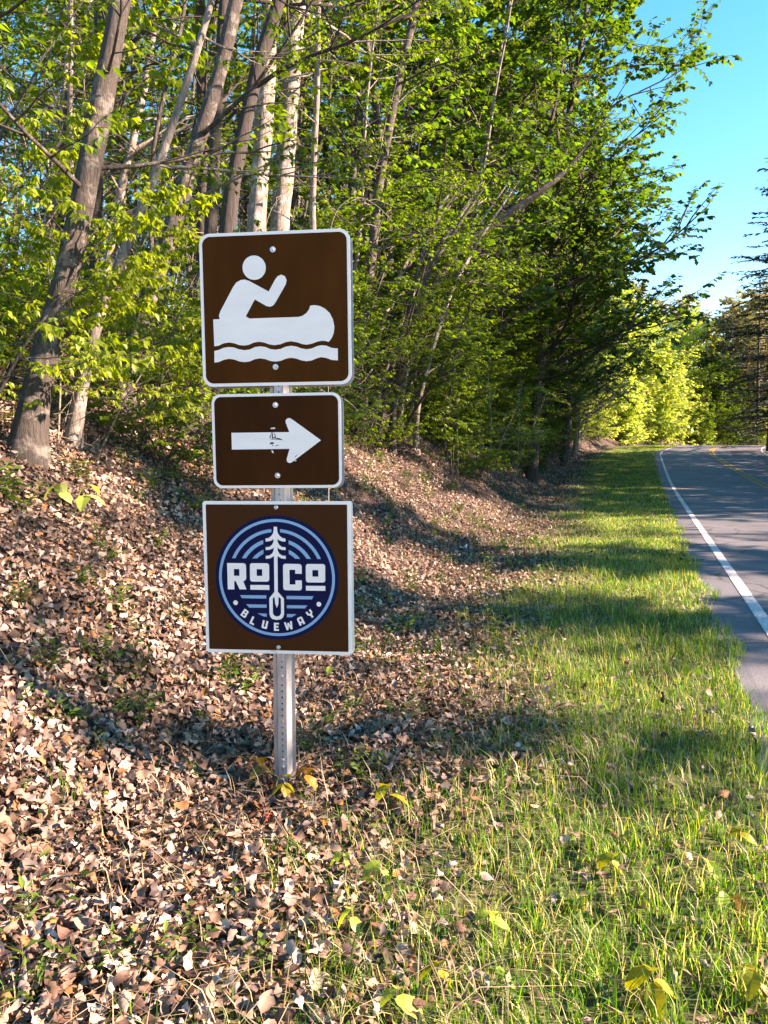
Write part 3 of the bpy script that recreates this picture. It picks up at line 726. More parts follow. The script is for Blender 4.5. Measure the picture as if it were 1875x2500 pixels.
hero('tree', [(55, 1115), (78, 970), (108, 868), (163, 678), (200, 500), (260, 190), (302, -40)], 6.4, 66, 48, 'bark', 'leaf', 'thick grey trunk leaning over the leaf bank, shoots at its base', 10, 0.06, 14, 1.8, 1, 1.2)
hero('tree', [(165, 1085), (192, 970), (220, 850), (262, 700), (330, 560), (395, 380)], 6.5, 30, 20, 'bark_pale', 'leaf', 'slim pale stem rising against the thick grey trunk', 7, 0.055, 10, 1.3, 2, 1.2)
hero('tree', [(280, 985), (325, 840), (380, 678), (434, 515), (478, 353), (520, 244), (565, 60)], 8.6, 46, 34, 'bark', 'leaf', 'grey tree leaning right with a pale sunlit upper trunk', 10, 0.06, 10, 2.0, 3, 2.2)
hero('tree', [(445, 1055), (485, 950), (515, 840), (545, 660), (557, 557), (568, 420), (600, 315), (620, 184), (652, 95), (692, -30)], 8.4, 44, 30, 'bark_dark', 'leaf', 'dark crooked tree bending behind the canoe sign', 10, 0.06, 9, 2.0, 4, 3.5)
hero('tree', [(606, 992), (625, 560), (640, 360), (650, 220), (662, -20)], 12.5, 50, 40, 'bark_pale', 'leaf', 'straight mottled pink grey trunk behind the canoe sign', 17, 0.09, 14, 3.0, 5, 6)
hero('tree', [(664, 985), (682, 560), (700, 350), (712, 180), (728, -20)], 13.2, 52, 42, 'bark_pale', 'leaf', 'straight whitish trunk standing just right of the mottled one', 18, 0.09, 14, 3.0, 6, 6.5)
hero('tree', [(488, 1015), (512, 600), (535, 170), (550, -20)], 10.8, 34, 24, 'bark_dark', 'leaf', 'upright dark slender tree between leaning trunk and crooked tree', 13, 0.07, 10, 2.0, 7, 4)
hero('tree', [(862, 1040), (883, 812), (911, 613), (920, 480), (960, 260), (1010, 40)], 13.5, 26, 18, 'bark', 'leaf', 'mottled thin tree just right of the canoe sign', 13, 0.07, 12, 2.0, 8, 3.5)
hero('tree', [(925, 960), (935, 890), (1030, 755), (1087, 642), (1172, 568), (1275, 500), (1380, 420)], 11.8, 32, 20, 'bark', 'leaf', 'grey trunk bowed far over towards the road', 6, 0.07, 12, 2.2, 9, 2.0)
hero('tree', [(1075, 930), (1092, 846), (1132, 744), (1178, 664), (1250, 557), (1310, 430)], 15, 30, 20, 'bark_dark', 'leaf', 'dark slanting tree beside the bowed grey trunk', 10, 0.08, 12, 2.4, 10, 2.2)
hero('tree', [(1150, 960), (1160, 840), (1169, 727), (1185, 600), (1205, 420)], 18.5, 38, 28, 'bark_pale', 'leaf', 'pale upright trunk behind the slanting dark tree', 14, 0.09, 14, 2.6, 11, 3)
for k in range(9):
    x0 = 880 + k * 17 + rnd.uniform(-8, 8); top = x0 + rnd.uniform(90, 210)
    hero('sapling', [(x0, 1000 + rnd.uniform(-15, 25)), (x0 + (top - x0) * 0.25, 840), (x0 + (top - x0) * 0.55, 690), (top, 560), (top + 90, 430)], 10.5 + rnd.uniform(0, 3), 13, 8, 'bark' if k % 2 else 'bark_pale', 'leaf',
         'thin sapling in the slanting clump just right of the canoe sign', 4.6, 0.06, 7, 1.2, 40 + k, 1.2, 5, 'slanting saplings beside the sign', lowtw=3)

# ---- prototypes, then copies
PC = [make('tree', proto_canopy(100 + k, h, r, ln, 0.12, fst, 5, 22, True, 1, 3.0, 6), bk, lm, 'slender woodland tree', 'tree', simple=True, width=0.36)
      for k, (h, r, ln, fst, bk, lm) in enumerate([(17, .13, .05, 3.0, 'bark', 'leaf'), (19, .15, .02, 4.5, 'bark_pale', 'leaf'), (14, .09, .12, 2.0, 'bark_dark', 'leaf'), (20, .17, .03, 5, 'bark', 'leaf_pale'), (12, .07, .2, 1.5, 'bark_pale', 'leaf')])]
PU = [make('sapling', proto_under(200 + k, h, r, ln, lf, st, ct, lb, 1, 6, ft, 6), bk, 'leaf', 'leafy sapling', 'sapling', width=0.34)
      for k, (h, r, ln, lf, st, ct, lb, ft, bk) in enumerate([(5.0, .03, .35, .07, 1, 24, 1.5, .4, 'bark'), (6.5, .04, .45, .07, 2, 15, 1.7, .6, 'bark_dark'), (4.0, .022, .2, .062, 2, 13, 1.2, .3, 'bark_pale'), (7.5, .05, .3, .08, 1, 28, 2.0, .8, 'bark'), (3.2, .018, .3, .062, 3, 10, 1.0, .2, 'bark')])]
PN = [make('sapling', proto_under(250 + k, h, r, ln, lf, st, ct, lb, 1, 6, ft, 5, 1.3), 'bark', 'leaf_lime', 'drooping lime sapling', 'sapling', width=0.27)
      for k, (h, r, ln, lf, st, ct, lb, ft) in enumerate([(3.6, .02, .3, .08, 1, 17, 1.2, .5), (4.4, .025, .2, .075, 2, 11, 1.2, .4)])]
PS = [make('shrub', proto_shrub(300 + k, h, lf, st, 7), 'bark_dark', 'leaf', 'leafy shrub', 'shrub', crown='foliage', trunk='stem', width=0.34) for k, (h, lf, st) in enumerate([(1.3, .058, 9), (0.9, .052, 8), (1.8, .062, 10)])]
PM = [make('tree', proto_canopy(400 + k, h, r, ln, lf, fst, 9, ct, True, 1, lb, 8), bk, lm, 'broad maple', 'tree', simple=True, width=0.42)
      for k, (h, r, ln, lf, fst, ct, lb, bk, lm) in enumerate([(17, .19, .08, .16, 3.0, 64, 5.0, 'bark_dark', 'leaf_big'), (14, .15, .1, .155, 1.8, 54, 4.4, 'bark', 'leaf_big'), (13, .14, .06, .15, 1.0, 40, 4.4, 'bark_pale', 'leaf_pale'), (16, .16, .1, .12, 4, 34, 4.6, 'bark', 'leaf_pale')])]
PF = [make('tree', proto_canopy(450 + k, h, r, .04, lf, fst, 5, ct, True, 1, lb, 9), bk, lm, 'far tree', 'tree', simple=True, width=0.45)
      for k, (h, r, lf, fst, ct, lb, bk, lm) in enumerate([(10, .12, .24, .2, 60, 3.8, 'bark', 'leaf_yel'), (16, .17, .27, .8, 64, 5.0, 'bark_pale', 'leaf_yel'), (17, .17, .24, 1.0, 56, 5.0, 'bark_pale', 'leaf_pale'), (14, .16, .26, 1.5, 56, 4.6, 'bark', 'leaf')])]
PK = [make('conifer', proto_conifer(500 + k, h, r, sp), 'bark_dark', 'needle', 'dark conifer', 'tree', simple=True, width=0.16) for k, (h, r, sp) in enumerate([(20, .22, 4.3), (13, .15, 2.6), (13.5, .13, 1.25)])]
def proto_pole(seed, h, r, wob):
    P = Plant(seed); pts = P.line((0, 0, -0.2), (0.1, 0, 1), h, 18, wob, (0, 0, 0.03)); rad = np.linspace(r, r * 0.3, len(pts)); P.tube(pts, rad, 7)
    trunk_limbs(P, pts, rad, 1.0, h * .5, 9, 1.0, .06, 1, 0, .6, 5, (0.2, 0.8), flat=False)
    trunk_limbs(P, pts, rad, h * .4, h * .97, 12, 1.8, .09, 4, 1, .6, 5, (0.2, 0.8), flat=False)
    return P
PP = [make('tree', proto_pole(700 + k, h, r, wb), bk, 'leaf', 'thin pole', 'tree', simple=True, width=.34) for k, (h, r, wb, bk) in enumerate([(11, .05, .03, 'bark_dark'), (12, .055, .025, 'bark_pale'), (9, .04, .07, 'bark')])]
def proto_bare(seed, h, stems):
    P = Plant(seed)
    for k in range(stems):
        pts = P.line((P.r.gauss(0, .05), P.r.gauss(0, .05), -.05), unit(P.r.uniform(0, 6.28), P.r.uniform(.7, 1.4)), h * P.r.uniform(.7, 1.2), 8, .12, (0, 0, -.02)); pts[0] = (0, 0, -.05); P.tube(pts, np.linspace(.009, .003, 9), 4)
        for j in range(9):
            i = P.r.randrange(2, 8); q = P.line(pts[i], unit(P.r.uniform(0, 6.28), P.r.uniform(-.2, .9)), h * P.r.uniform(.15, .45), 5, .2); P.tube(q, np.linspace(.0045, .0018, 6), 3)
            for m in range(3): w = P.line(q[P.r.randrange(1, 5)], unit(P.r.uniform(0, 6.28), P.r.uniform(-.3, .8)), h * P.r.uniform(.08, .2), 3, .2); P.tube(w, np.linspace(.0025, .0012, 4), 3)
    return P
PB = []
for k, (h, st, bk) in enumerate([(1.9, 7, 'twig'), (2.6, 8, 'bark')]):
    P_ = proto_bare(720 + k, h, st); t_ = empty('bare_shrub'); tag(t_, 'leafless shrub', 'shrub'); PB.append(reg(t_, obj('stem', P_.wood('stem', M[bk]), t_)))
HID = PP + PB + PC + PU + PN + PS + PM + PF + PK
USED = set()
ROAD_AZ = math.atan2(-_n[1], -_n[0])               # heading from the wood towards the road
def put_at(src, loc, rz=None, scale=1.0, label=None, group=None):
    rz = rnd.uniform(0, 6.28) if rz is None else rz; loc = tuple(float(c) for c in loc)
    if src.name not in USED:
        USED.add(src.name); src.location = loc; src.rotation_euler = (0, 0, rz); src.scale = (scale,) * 3
        if label: src['label'] = label
        if group: src['group'] = group
        return src
    return copy_thing(src, loc, rz, scale, label, group)
def put(src, v, u, rz=None, scale=1.0, label=None, group=None): return put_at(src, wpos(v, u), rz, scale, label, group)
def put_px(src, px, depth, z, rz=None, scale=1.0, label=None, group=None):
    p = at_depth(px, 1090, depth); return put_at(src, (p.x, p.y, z), rz, scale, label, group)
def screen(p):
    x, y, z = p[0], p[1], p[2] - CAM_Z; d = y * math.cos(PITCH) - z * math.sin(PITCH)
    return 937.5 + F * x / max(d, .1), d
def beside(p):
    px, d = screen(p)
    if d > 34: return 'towards the far end of the bank'
    if px < 330: return 'around the thick grey trunk'
    if px < 560: return 'left of the signs'
    if px < 860: return 'behind the brown signs'
    if px < 1120: return 'by the slanting clump right of the signs'
    return 'under the overhanging maple'
def place(n, spacing, gen, ok):
    spots, tries = [], 0
    while len(spots) < n and tries < 20000:
        tries += 1; v, u = gen(); p = wpos(v, u)
        if not ok(p, *screen(p)): continue
        if all((v - a) ** 2 + (u - b) ** 2 > spacing ** 2 for a, b in spots): spots.append((float(v), float(u)))
    return spots
vis = lambda px: -450 < px < 1900
# deep wood on the rising ground left of the road
WL = ['slim grey tree', 'tall pale trunk', 'dark leaning tree', 'pale leaved tall tree', 'thin pale leaning pole tree']
for v, u in place(140, 1.35, lambda: (rnd.uniform(-2, 66), 7.0 + 32 * rnd.random() ** 1.3), lambda p, px, d: d > 8.5 and vis(px)):
    k = rnd.choices(range(5), (3, 2, 3, 1.6, 3))[0]; b_ = beside(wpos(v, u)); dp = 'deep in the wood' if u > 15 else 'inside the wood'
    put(PC[k], v, u, ROAD_AZ + rnd.gauss(0, 0.7), rnd.uniform(0.75, 1.15), f'{WL[k]} {dp} {b_}', f'{WL[k]}s {dp} {b_}')
# understorey along and inside the edge of the wood
UL = ['single stemmed leafy sapling', 'two stemmed arching sapling', 'low pale stemmed sapling', 'tall leafy understorey tree', 'bushy three stemmed sapling']
sp = place(112, 0.75, lambda: (lambda v: (v, foot(v) + 2.4 + 3.6 * rnd.random()))(rnd.uniform(1.0, 58)), lambda p, px, d: d > 4.6 and vis(px) and not (px < 1000 and d < 13 and rnd.random() < 0.93) and not (px < 1050 and d < 22 and rnd.random() < 0.6))
sp += place(36, 1.3, lambda: (lambda v: (v, foot(v) + 6 + 10 * rnd.random()))(rnd.uniform(1.0, 54)), lambda p, px, d: d > 11 and vis(px))
for v, u in sp:
    k = rnd.choices(range(5), (3, 2.2, 2.4, 2.2 if u > foot(v) + 3.5 else 0.4, 2.5))[0]; k = rnd.choice((2, 4)) if screen(wpos(v, u))[1] < 12 else k; b_ = beside(wpos(v, u)); dp = 'inside the wood' if u > foot(v) + 6 else 'at the edge'
    put(PU[k], v, u, ROAD_AZ + rnd.gauss(0, 0.55), rnd.uniform(0.8, 1.2), f'{UL[k]} {dp} {b_}', f'{UL[k]}s {dp} {b_}')
SL = ['rounded green shrub', 'small green shrub', 'taller loose green shrub']
for v, u in place(190, 0.55, lambda: (lambda v: (v, foot(v) + 2.1 + 4.5 * rnd.random()))(rnd.choice((rnd.uniform(1.5, 20), rnd.uniform(1.5, 68)))), lambda p, px, d: d > 5.3 and vis(px) and not (480 < px and d < 7.0)):
    k = rnd.choices(range(3), (2, 2, 1.8))[0]; b_ = beside(wpos(v, u))
    put(PS[k], v, u, None, rnd.uniform(0.6, 1.15), f'{SL[k]} on the leaf bank {b_}', f'{SL[k]}s on the bank {b_}')
# drooping lime saplings in front of the thick trunk
for px, d, k, sc_, az, lb in [(-90, 4.8, 0, .72, .2, 'lime sapling with drooping leaves in front of the thick leaning trunk'), (40, 5.2, 1, .5, -.2, 'two stemmed lime sapling with hanging leaves before the thick trunk'), (215, 5.9, 0, .55, .3, 'lime sapling with hanging leaves just right of the thick trunk'),
                              (-190, 5.3, 1, .8, .1, 'tall lime sapling spreading over the thick leaning trunk'), (340, 7.2, 1, .55, -.3, 'lime sapling left of the crooked dark tree'), (120, 6.8, 0, .7, .5, 'lime sapling behind the thick trunk')]:
    p = at_depth(px, 1090, d); put_at(PN[k], (p.x, p.y, ground_z(p.x, p.y)), az, sc_, lb)
# large maples whose crowns reach out to the road edge
put(PM[0], 25, 4.4, ROAD_AZ, 1.0, 'broad dark green maple whose crown hangs over the verge against the sky')
put(PM[1], 18, 7.0, ROAD_AZ + 0.4, 0.95, 'leafy maple at the wood edge before the overhanging crown')
put(PM[0], 32, 4.9, ROAD_AZ - 0.3, 0.8, 'dark green maple beyond the overhanging crown on the bank')
put(PM[3], 38, 4.6, ROAD_AZ - 0.2, 1.12, 'tall sparse tree with airy twigs reaching over the road against the sky')
put(PM[1], 41, 5.0, ROAD_AZ - 0.1, 0.95, 'round green maple at the far end of the bank')
put(PM[2], 46, 4.8, ROAD_AZ, 0.95, 'pale budding tree at the far end of the bank')
put(PK[1], 50, 7.0, 0.3, 0.9, 'dark conifer showing among twigs at the far end of the bank')
put(PM[2], 52, 5.2, 1.0, 0.85, 'twiggy pale tree beside the far left bend')
put(PM[1], 58, 8.0, 0.2, 0.75, 'small green maple beside the far left bend')
put(PM[1], 22, 5.6, ROAD_AZ + 0.2, 1.1, 'full leafy maple just before the overhanging crown')
put(PM[0], 28.5, 6.8, ROAD_AZ + 0.9, 1.05, 'tall full maple behind the overhanging crown')
# bushes and saplings hanging down to the foot of the bank farther on
for v, u in place(46, 0.8, lambda: (lambda v: (v, foot(v) + 0.9 + 1.6 * rnd.random()))(rnd.uniform(15, 60)), lambda p, px, d: True):
    if rnd.random() < 0.5: put(PU[(2, 4)[rnd.random() < .5]], v, u, ROAD_AZ + rnd.gauss(0, .6), rnd.uniform(.7, 1.0), f'leafy sapling over the bank foot {beside(wpos(v, u))}', f'saplings over the foot of the bank {beside(wpos(v, u))}')
    else: put(PS[rnd.randrange(3)], v, u, None, rnd.uniform(.9, 1.4), f'green shrub hanging over the foot of the bank {beside(wpos(v, u))}', f'shrubs over the foot of the bank {beside(wpos(v, u))}')
# thin poles and leafless twiggy shrubs through the wood
for v, u in place(85, 0.7, lambda: (rnd.uniform(0, 40), 5.6 + 15 * rnd.random()), lambda p, px, d: d > 7.8 and -100 < px < 1350):
    k = rnd.randrange(3); b_ = beside(wpos(v, u)); nm = ['dark thin pole tree', 'pale thin pole tree', 'wavy grey pole tree'][k]
    put(PP[k], v, u, ROAD_AZ + rnd.gauss(0, .8), rnd.uniform(.8, 1.2), f'{nm} {b_}', f'{nm}s {b_}')
for v, u in place(60, 0.8, lambda: (lambda v: (v, foot(v) + 2.4 + 5 * rnd.random()))(rnd.uniform(2, 50)), lambda p, px, d: d > 6.8 and -50 < px < 1600):
    k = rnd.randrange(2); b_ = beside(wpos(v, u)); put(PB[k], v, u, None, rnd.uniform(.8, 1.4), f'{["leafless grey twiggy shrub", "leafless dark twiggy shrub"][k]} {b_}', f'{["grey", "dark"][k]} leafless shrubs {b_}')
# sunlit trees round the bend, seen past the crest
FL = ['low bright yellow green tree sunlit just past the crest', 'tall bright yellow green tree round the bend', 'pale budding tree round the bend', 'mid green tree round the bend']
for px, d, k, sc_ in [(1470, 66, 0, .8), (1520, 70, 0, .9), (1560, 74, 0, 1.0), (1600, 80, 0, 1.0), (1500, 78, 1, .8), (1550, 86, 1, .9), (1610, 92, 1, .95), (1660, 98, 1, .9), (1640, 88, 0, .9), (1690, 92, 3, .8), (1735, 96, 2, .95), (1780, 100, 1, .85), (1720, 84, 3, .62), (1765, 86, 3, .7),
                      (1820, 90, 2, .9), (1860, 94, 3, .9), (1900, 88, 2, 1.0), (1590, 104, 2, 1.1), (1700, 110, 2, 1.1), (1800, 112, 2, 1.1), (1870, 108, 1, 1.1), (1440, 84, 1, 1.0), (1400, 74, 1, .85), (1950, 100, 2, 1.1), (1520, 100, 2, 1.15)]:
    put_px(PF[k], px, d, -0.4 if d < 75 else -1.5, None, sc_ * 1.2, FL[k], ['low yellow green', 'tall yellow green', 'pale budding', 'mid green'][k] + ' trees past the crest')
for v, u, sc_ in [(58, 6.2, .3), (62, 5.6, .32), (65, 6.6, .38), (68, 5.2, .3), (71, 6.4, .4), (75, 5.0, .34), (60, 8.5, .5)]:
    put(PF[0], v, u, None, sc_, 'yellow green bush on the bank beside the crest', 'bushes beside the crest')
for px, d, sc_ in [(1655, 79, .35), (1690, 80, .4), (1720, 78, .35), (1750, 82, .4), (1790, 80, .35), (1830, 80, .35)]:
    put_px(PF[3], px, d, 0.2, None, sc_, 'low mid green bush just behind the road crest', 'bushes behind the crest')
# right hand side beyond the road
put_px(PK[0], 1878, 50, 1.2, 0.4, 0.98, 'tall dark conifer beyond the right verge')
put_px(PK[0], 1925, 57, 1.2, 2.0, 1.0, 'dark conifer standing behind the tall one beyond the right verge')
put_px(PK[0], 1850, 68, 0.9, 4.0, 0.8, 'dark conifer left of the tall one beyond the right verge')
put_px(PK[1], 1890, 90, -0.6, 1.0, 1.3, 'distant dark conifer past the right verge')
put_px(PF[2], 1845, 92, -0.6, 1.0, 1.15, 'whitish budding tree beside the dark conifers')
put_px(PF[0], 1885, 62, 1.1, 1.0, 0.33, 'low bright bush beside the far right verge')
put_px(PF[0], 1850, 88, -0.3, 2.0, 0.5, 'low yellow green bush at the end of the right verge')
put_px(PF[3], 1805, 88, -0.4, 2.0, 0.55, 'low mid green tree before the dark conifers')
# the wood across the road, which stripes verge and asphalt with shade: cedars near, mixed trees farther on
RT = [(6.2, -11.5, 'k', 2, .66), (7.6, -16.5, 'c', 4, .9), (9.1, -11.5, 'k', 2, .95), (9.9, -14.0, 'k', 2, 1.05), (12.3, -11.3, 'k', 2, 1.05), (13.6, -12.3, 'k', 2, .95), (13.3, -15.0, 'k', 2, 1.1), (10.7, -15.5, 'c', 2, .95), (17.2, -12.5, 'c', 2, 1.0)]
v_ = 21.3
while v_ < 54:
    RT.append((v_, -10.3 - rnd.random() * 2.5, *rnd.choice((('k', 2), ('k', 2), ('k', 1), ('m', 1), ('c', rnd.randrange(5)))), rnd.uniform(.9, 1.2))); v_ += rnd.uniform(0.9, 1.9)
for k in range(8): RT.append((22 + 4.6 * k, -16 - rnd.random() * 3, 'm', 1, 1.1))
for v, u, t_, k, sc_ in RT:
    src_ = {'c': PC, 'k': PK, 'm': PM}[t_][k]; nm = {'c': WL[k], 'k': ['', 'broad dark conifer', 'slim dark cedar'][k] if t_ == 'k' else '', 'm': 'broad green maple'}[t_]
    put(src_, v, u, None, sc_, f'{nm} in the wood across the road', f'{nm}s across the road')

# ------------------------------------------------------------------ leaf litter, grass, herbs
def in_view(p, margin=0.06):
    x, y, z = p[:, 0], p[:, 1], p[:, 2] - CAM_Z
    d = y * math.cos(PITCH) - z * math.sin(PITCH); h = y * math.sin(PITCH) + z * math.cos(PITCH)
    return (d > 0.8) & (np.abs(x) < d * (0.5 + margin) + 0.35) & (h > -d * (0.666 + margin) - 0.3)

def normals(v, u):
    e = 0.05; a = wpos(v + e, u) - wpos(v - e, u); b = wpos(v, u + e) - wpos(v, u - e)
    n = np.cross(a, b); n /= np.linalg.norm(n, axis=1)[:, None]; n[n[:, 2] < 0] *= -1
    return n
def leaf_line(v): return foot(v) - 0.55 + 0.18 * np.sin(v * 1.3) + 0.12 * np.sin(v * 2.9 + 1)

def scatter(n, v0, v1, u0, u1, dens):
    out = []
    while sum(len(o) for o in out) < n:
        v = rng.uniform(v0, v1, 40000); u = rng.uniform(u0, u1, 40000); p = wpos(v, u)
        d = np.hypot(p[:, 0], p[:, 1]); keep = in_view(p) & (rng.random(40000) < dens(v, u, d))
        out.append(np.stack([v[keep], u[keep]], -1))
        if len(out) > 400: break
    return np.concatenate(out)[:n]

def dead_leaf_tmpl(curl, bend, w=0.33):
    pts = [(0, 0), (-w * .75, .25), (0, .25), (w * .75, .25), (-w, .55), (0, .55), (w * .95, .55), (0, 1.0)]
    tv = np.array([[x, y, curl * (x / w) ** 2 * w + bend * (y - .5) ** 2 * (1 if y > .5 else .6)] for x, y in pts])
    tf = [np.array([[0, 2, 1], [0, 3, 2], [4, 5, 7], [5, 6, 7]]), np.array([[1, 2, 5, 4], [2, 3, 6, 5]])]
    return tv, tf
PAL = np.array([[.43, .295, .215], [.52, .385, .30], [.33, .205, .14], [.6, .48, .40], [.22, .13, .085], [.12, .07, .05], [.40, .19, .075], [.30, .235, .21], [.075, .045, .04]])
PALW = np.array([.19, .15, .17, .09, .13, .12, .045, .05, .1])
def rand_orient(nrm, tilt):
    k = len(nrm); n = nrm + rng.normal(0, 1, (k, 3)) * tilt[:, None]; n /= np.linalg.norm(n, axis=1)[:, None]
    r = rng.normal(0, 1, (k, 3)); a = r - n * (r * n).sum(1)[:, None]; a /= np.linalg.norm(a, axis=1)[:, None]
    return a, n

ldens = lambda v, u, d: np.clip(sm(-0.9, 0.5, u - leaf_line(v)) + 0.035, 0, 1) * np.clip((3.6 / d) ** 1.5, 0.015, 1)
LV = scatter(124000, -1.0, 60, 0.35, 12, ldens)
_p = wpos(LV[:, 0], LV[:, 1]); _d = np.hypot(_p[:, 0], _p[:, 1]); near = _d < 3.6
parts = [(q, True) for q in np.array_split(np.where(near)[0], 26)] + [(q, False) for q in np.array_split(np.where(~near)[0], 12)]
def fine_leaf_tmpl(curl, bend, w, lob, twist):
    rows = 6; tv = [(0, 0, 0)]; 
    for i in range(1, rows):
        t = i / rows; ww = w * math.sin(math.pi * t ** 0.85) ** 0.75 * (1 + lob * (1 if i % 2 else -1))
        for s_ in (-1, 0, 1): tv.append((s_ * ww + 0.08 * bend * t * t, t, curl * (ww * abs(s_)) + bend * (t - .45) ** 2 + twist * s_ * ww * (t - .5)))
    tv.append((0.08 * bend, 1, bend * .3)); tv = np.array(tv); n = len(tv) - 1
    q = [[1 + 3 * i + j, 2 + 3 * i + j, 5 + 3 * i + j, 4 + 3 * i + j] for i in range(rows - 2) for j in range(2)]
    return tv, [np.array([[0, 2, 1], [0, 3, 2], [n - 3, n - 2, n], [n - 2, n - 1, n]]), np.array(q)]
allV, allF3, allF4, allT = [], [], [], []; off = 0
for k, (ids, fine) in enumerate(parts):
    sg = lambda: rng.choice((-1, 1))
    tv, tf = fine_leaf_tmpl(rng.uniform(.1, 1.2) * sg(), rng.uniform(.3, 1.5) * sg(), rng.uniform(.14, .36), rng.choice((0, .08, .22)), rng.uniform(-1.5, 1.5)) if fine else dead_leaf_tmpl(rng.uniform(.2, 1.1) * rng.choice((-1, 1)), rng.uniform(.2, 1.0) * rng.choice((-1, 1)), rng.uniform(.2, .4))
    v, u = LV[ids, 0], LV[ids, 1]; p = wpos(v, u, 0.008 + 0.0) ; p[:, 2] += rng.random(len(ids)) * 0.05
    nr = normals(v, u); a, n = rand_orient(nr, np.abs(rng.normal(0.5, 0.3, len(ids))))
    d = np.hypot(p[:, 0], p[:, 1]); sz = rng.uniform(0.02, 0.061, len(ids)) * np.clip(1 + (d - 10) * 0.02, 1, 1.6); b = np.cross(n, a)
    p -= a * (sz * 0.5)[:, None]
    V = p[:, None, :] + sz[:, None, None] * (tv[None, :, 0, None] * b[:, None] + tv[None, :, 1, None] * a[:, None] + tv[None, :, 2, None] * n[:, None])
    V = V + rng.normal(0, 0.0011 if fine else 0.0028, V.shape)
    base_i = (np.arange(len(ids)) * len(tv))[:, None, None] + off
    allF3.append((tf[0][None] + base_i).reshape(-1, 3)); allF4.append((tf[1][None] + base_i).reshape(-1, 4))
    c = PAL[rng.choice(len(PAL), len(ids), p=PALW / PALW.sum())] * rng.uniform(0.5, 1.05, (len(ids), 1)) * (0.82 + 0.3 * np.sin(p[:, 0] * 2.1 + 1.3 * np.sin(p[:, 1] * 1.7)) * np.sin(p[:, 1] * 2.7 + p[:, 0]))[:, None]
    allT.append(np.repeat(np.concatenate([c, np.ones((len(ids), 1))], 1), len(tv), 0)); allV.append(V.reshape(-1, 3)); off += len(ids) * len(tv)
tag(obj('leaf_litter', mesh_np('leaf_litter', np.concatenate(allV), [np.concatenate(allF3), np.concatenate(allF4)], M['litter'], True, {'tint': (np.concatenate(allT), 'FLOAT_COLOR')})),
    'deep brown and tan dead leaves covering the bank', 'leaf litter', kind='stuff')

# single larger fallen leaves on top of the litter
def big_leaf(kind):
    if kind < 3: tv, tf = dead_leaf_tmpl([.5, -.35, .2][kind], [.4, .5, -.6][kind], [.4, .33, .46][kind])
    else:
        o = [(0, 0), (-.18, .12), (-.5, .1), (-.36, .3), (-.56, .52), (-.24, .52), (-.2, .74), (0, 1), (.2, .72), (.26, .5), (.55, .5), (.36, .3), (.48, .08), (.18, .12)]
        tv = np.array([(0, .38, 0)] + [(x, y, .35 * x * x + .22 * (y - .4) ** 2) for x, y in o]); n = len(o)
        tf = [np.array([[0, 1 + (i + 1) % n, 1 + i] for i in range(n)])]
    return tv * 1.0, tf
BLM = []
for k in range(4):
    for c in ((.5, .38, .28), (.34, .2, .12), (.58, .48, .38), (.42, .2, .08)):
        tv, tf = big_leaf(k); tv = tv - np.array([0, .5, 0])
        BLM.append((mesh_np('fallen_leaf', tv, tf, M['litter'], True, {'tint': (np.tile([*c, 1.0], (len(tv), 1)), 'FLOAT_COLOR')}), ['tan', 'dark brown', 'pale', 'rusty orange'][BLM.__len__() % 4], 'lobed' if k == 3 else 'curled'))
FV = scatter(170, 0.4, 7, 1.0, 6.5, lambda v, u, d: np.clip(sm(-0.7, 0.2, u - leaf_line(v)) + 0.06, 0, 1) * np.clip((2.6 / d) ** 1.2, 0, 1))
nrm = normals(FV[:, 0], FV[:, 1])
for k in range(len(FV)):
    me, cn, sh = BLM[rnd.randrange(len(BLM))]
    o = bpy.data.objects.new('fallen_leaf', me); COL.objects.link(o)
    o.location = wpos(FV[k, 0], FV[k, 1], 0.032)
    n = Vector(nrm[k]) + Vector((rnd.gauss(0, .22), rnd.gauss(0, .22), 0)); o.rotation_mode = 'QUATERNION'
    q = n.to_track_quat('Z', 'Y'); o.rotation_quaternion = q @ Vector((0, 0, 1)).rotation_difference(Vector((0, 0, 1)))
    from mathutils import Quaternion
    o.rotation_quaternion = q @ Quaternion((0, 0, 1), rnd.uniform(0, 6.28)); s_ = rnd.uniform(0.045, 0.085); o.scale = (s_, s_, s_)
    tag(o, f'{sh} {cn} dead leaf lying on top of the litter', 'leaf', f'{sh} {cn} fallen leaves')

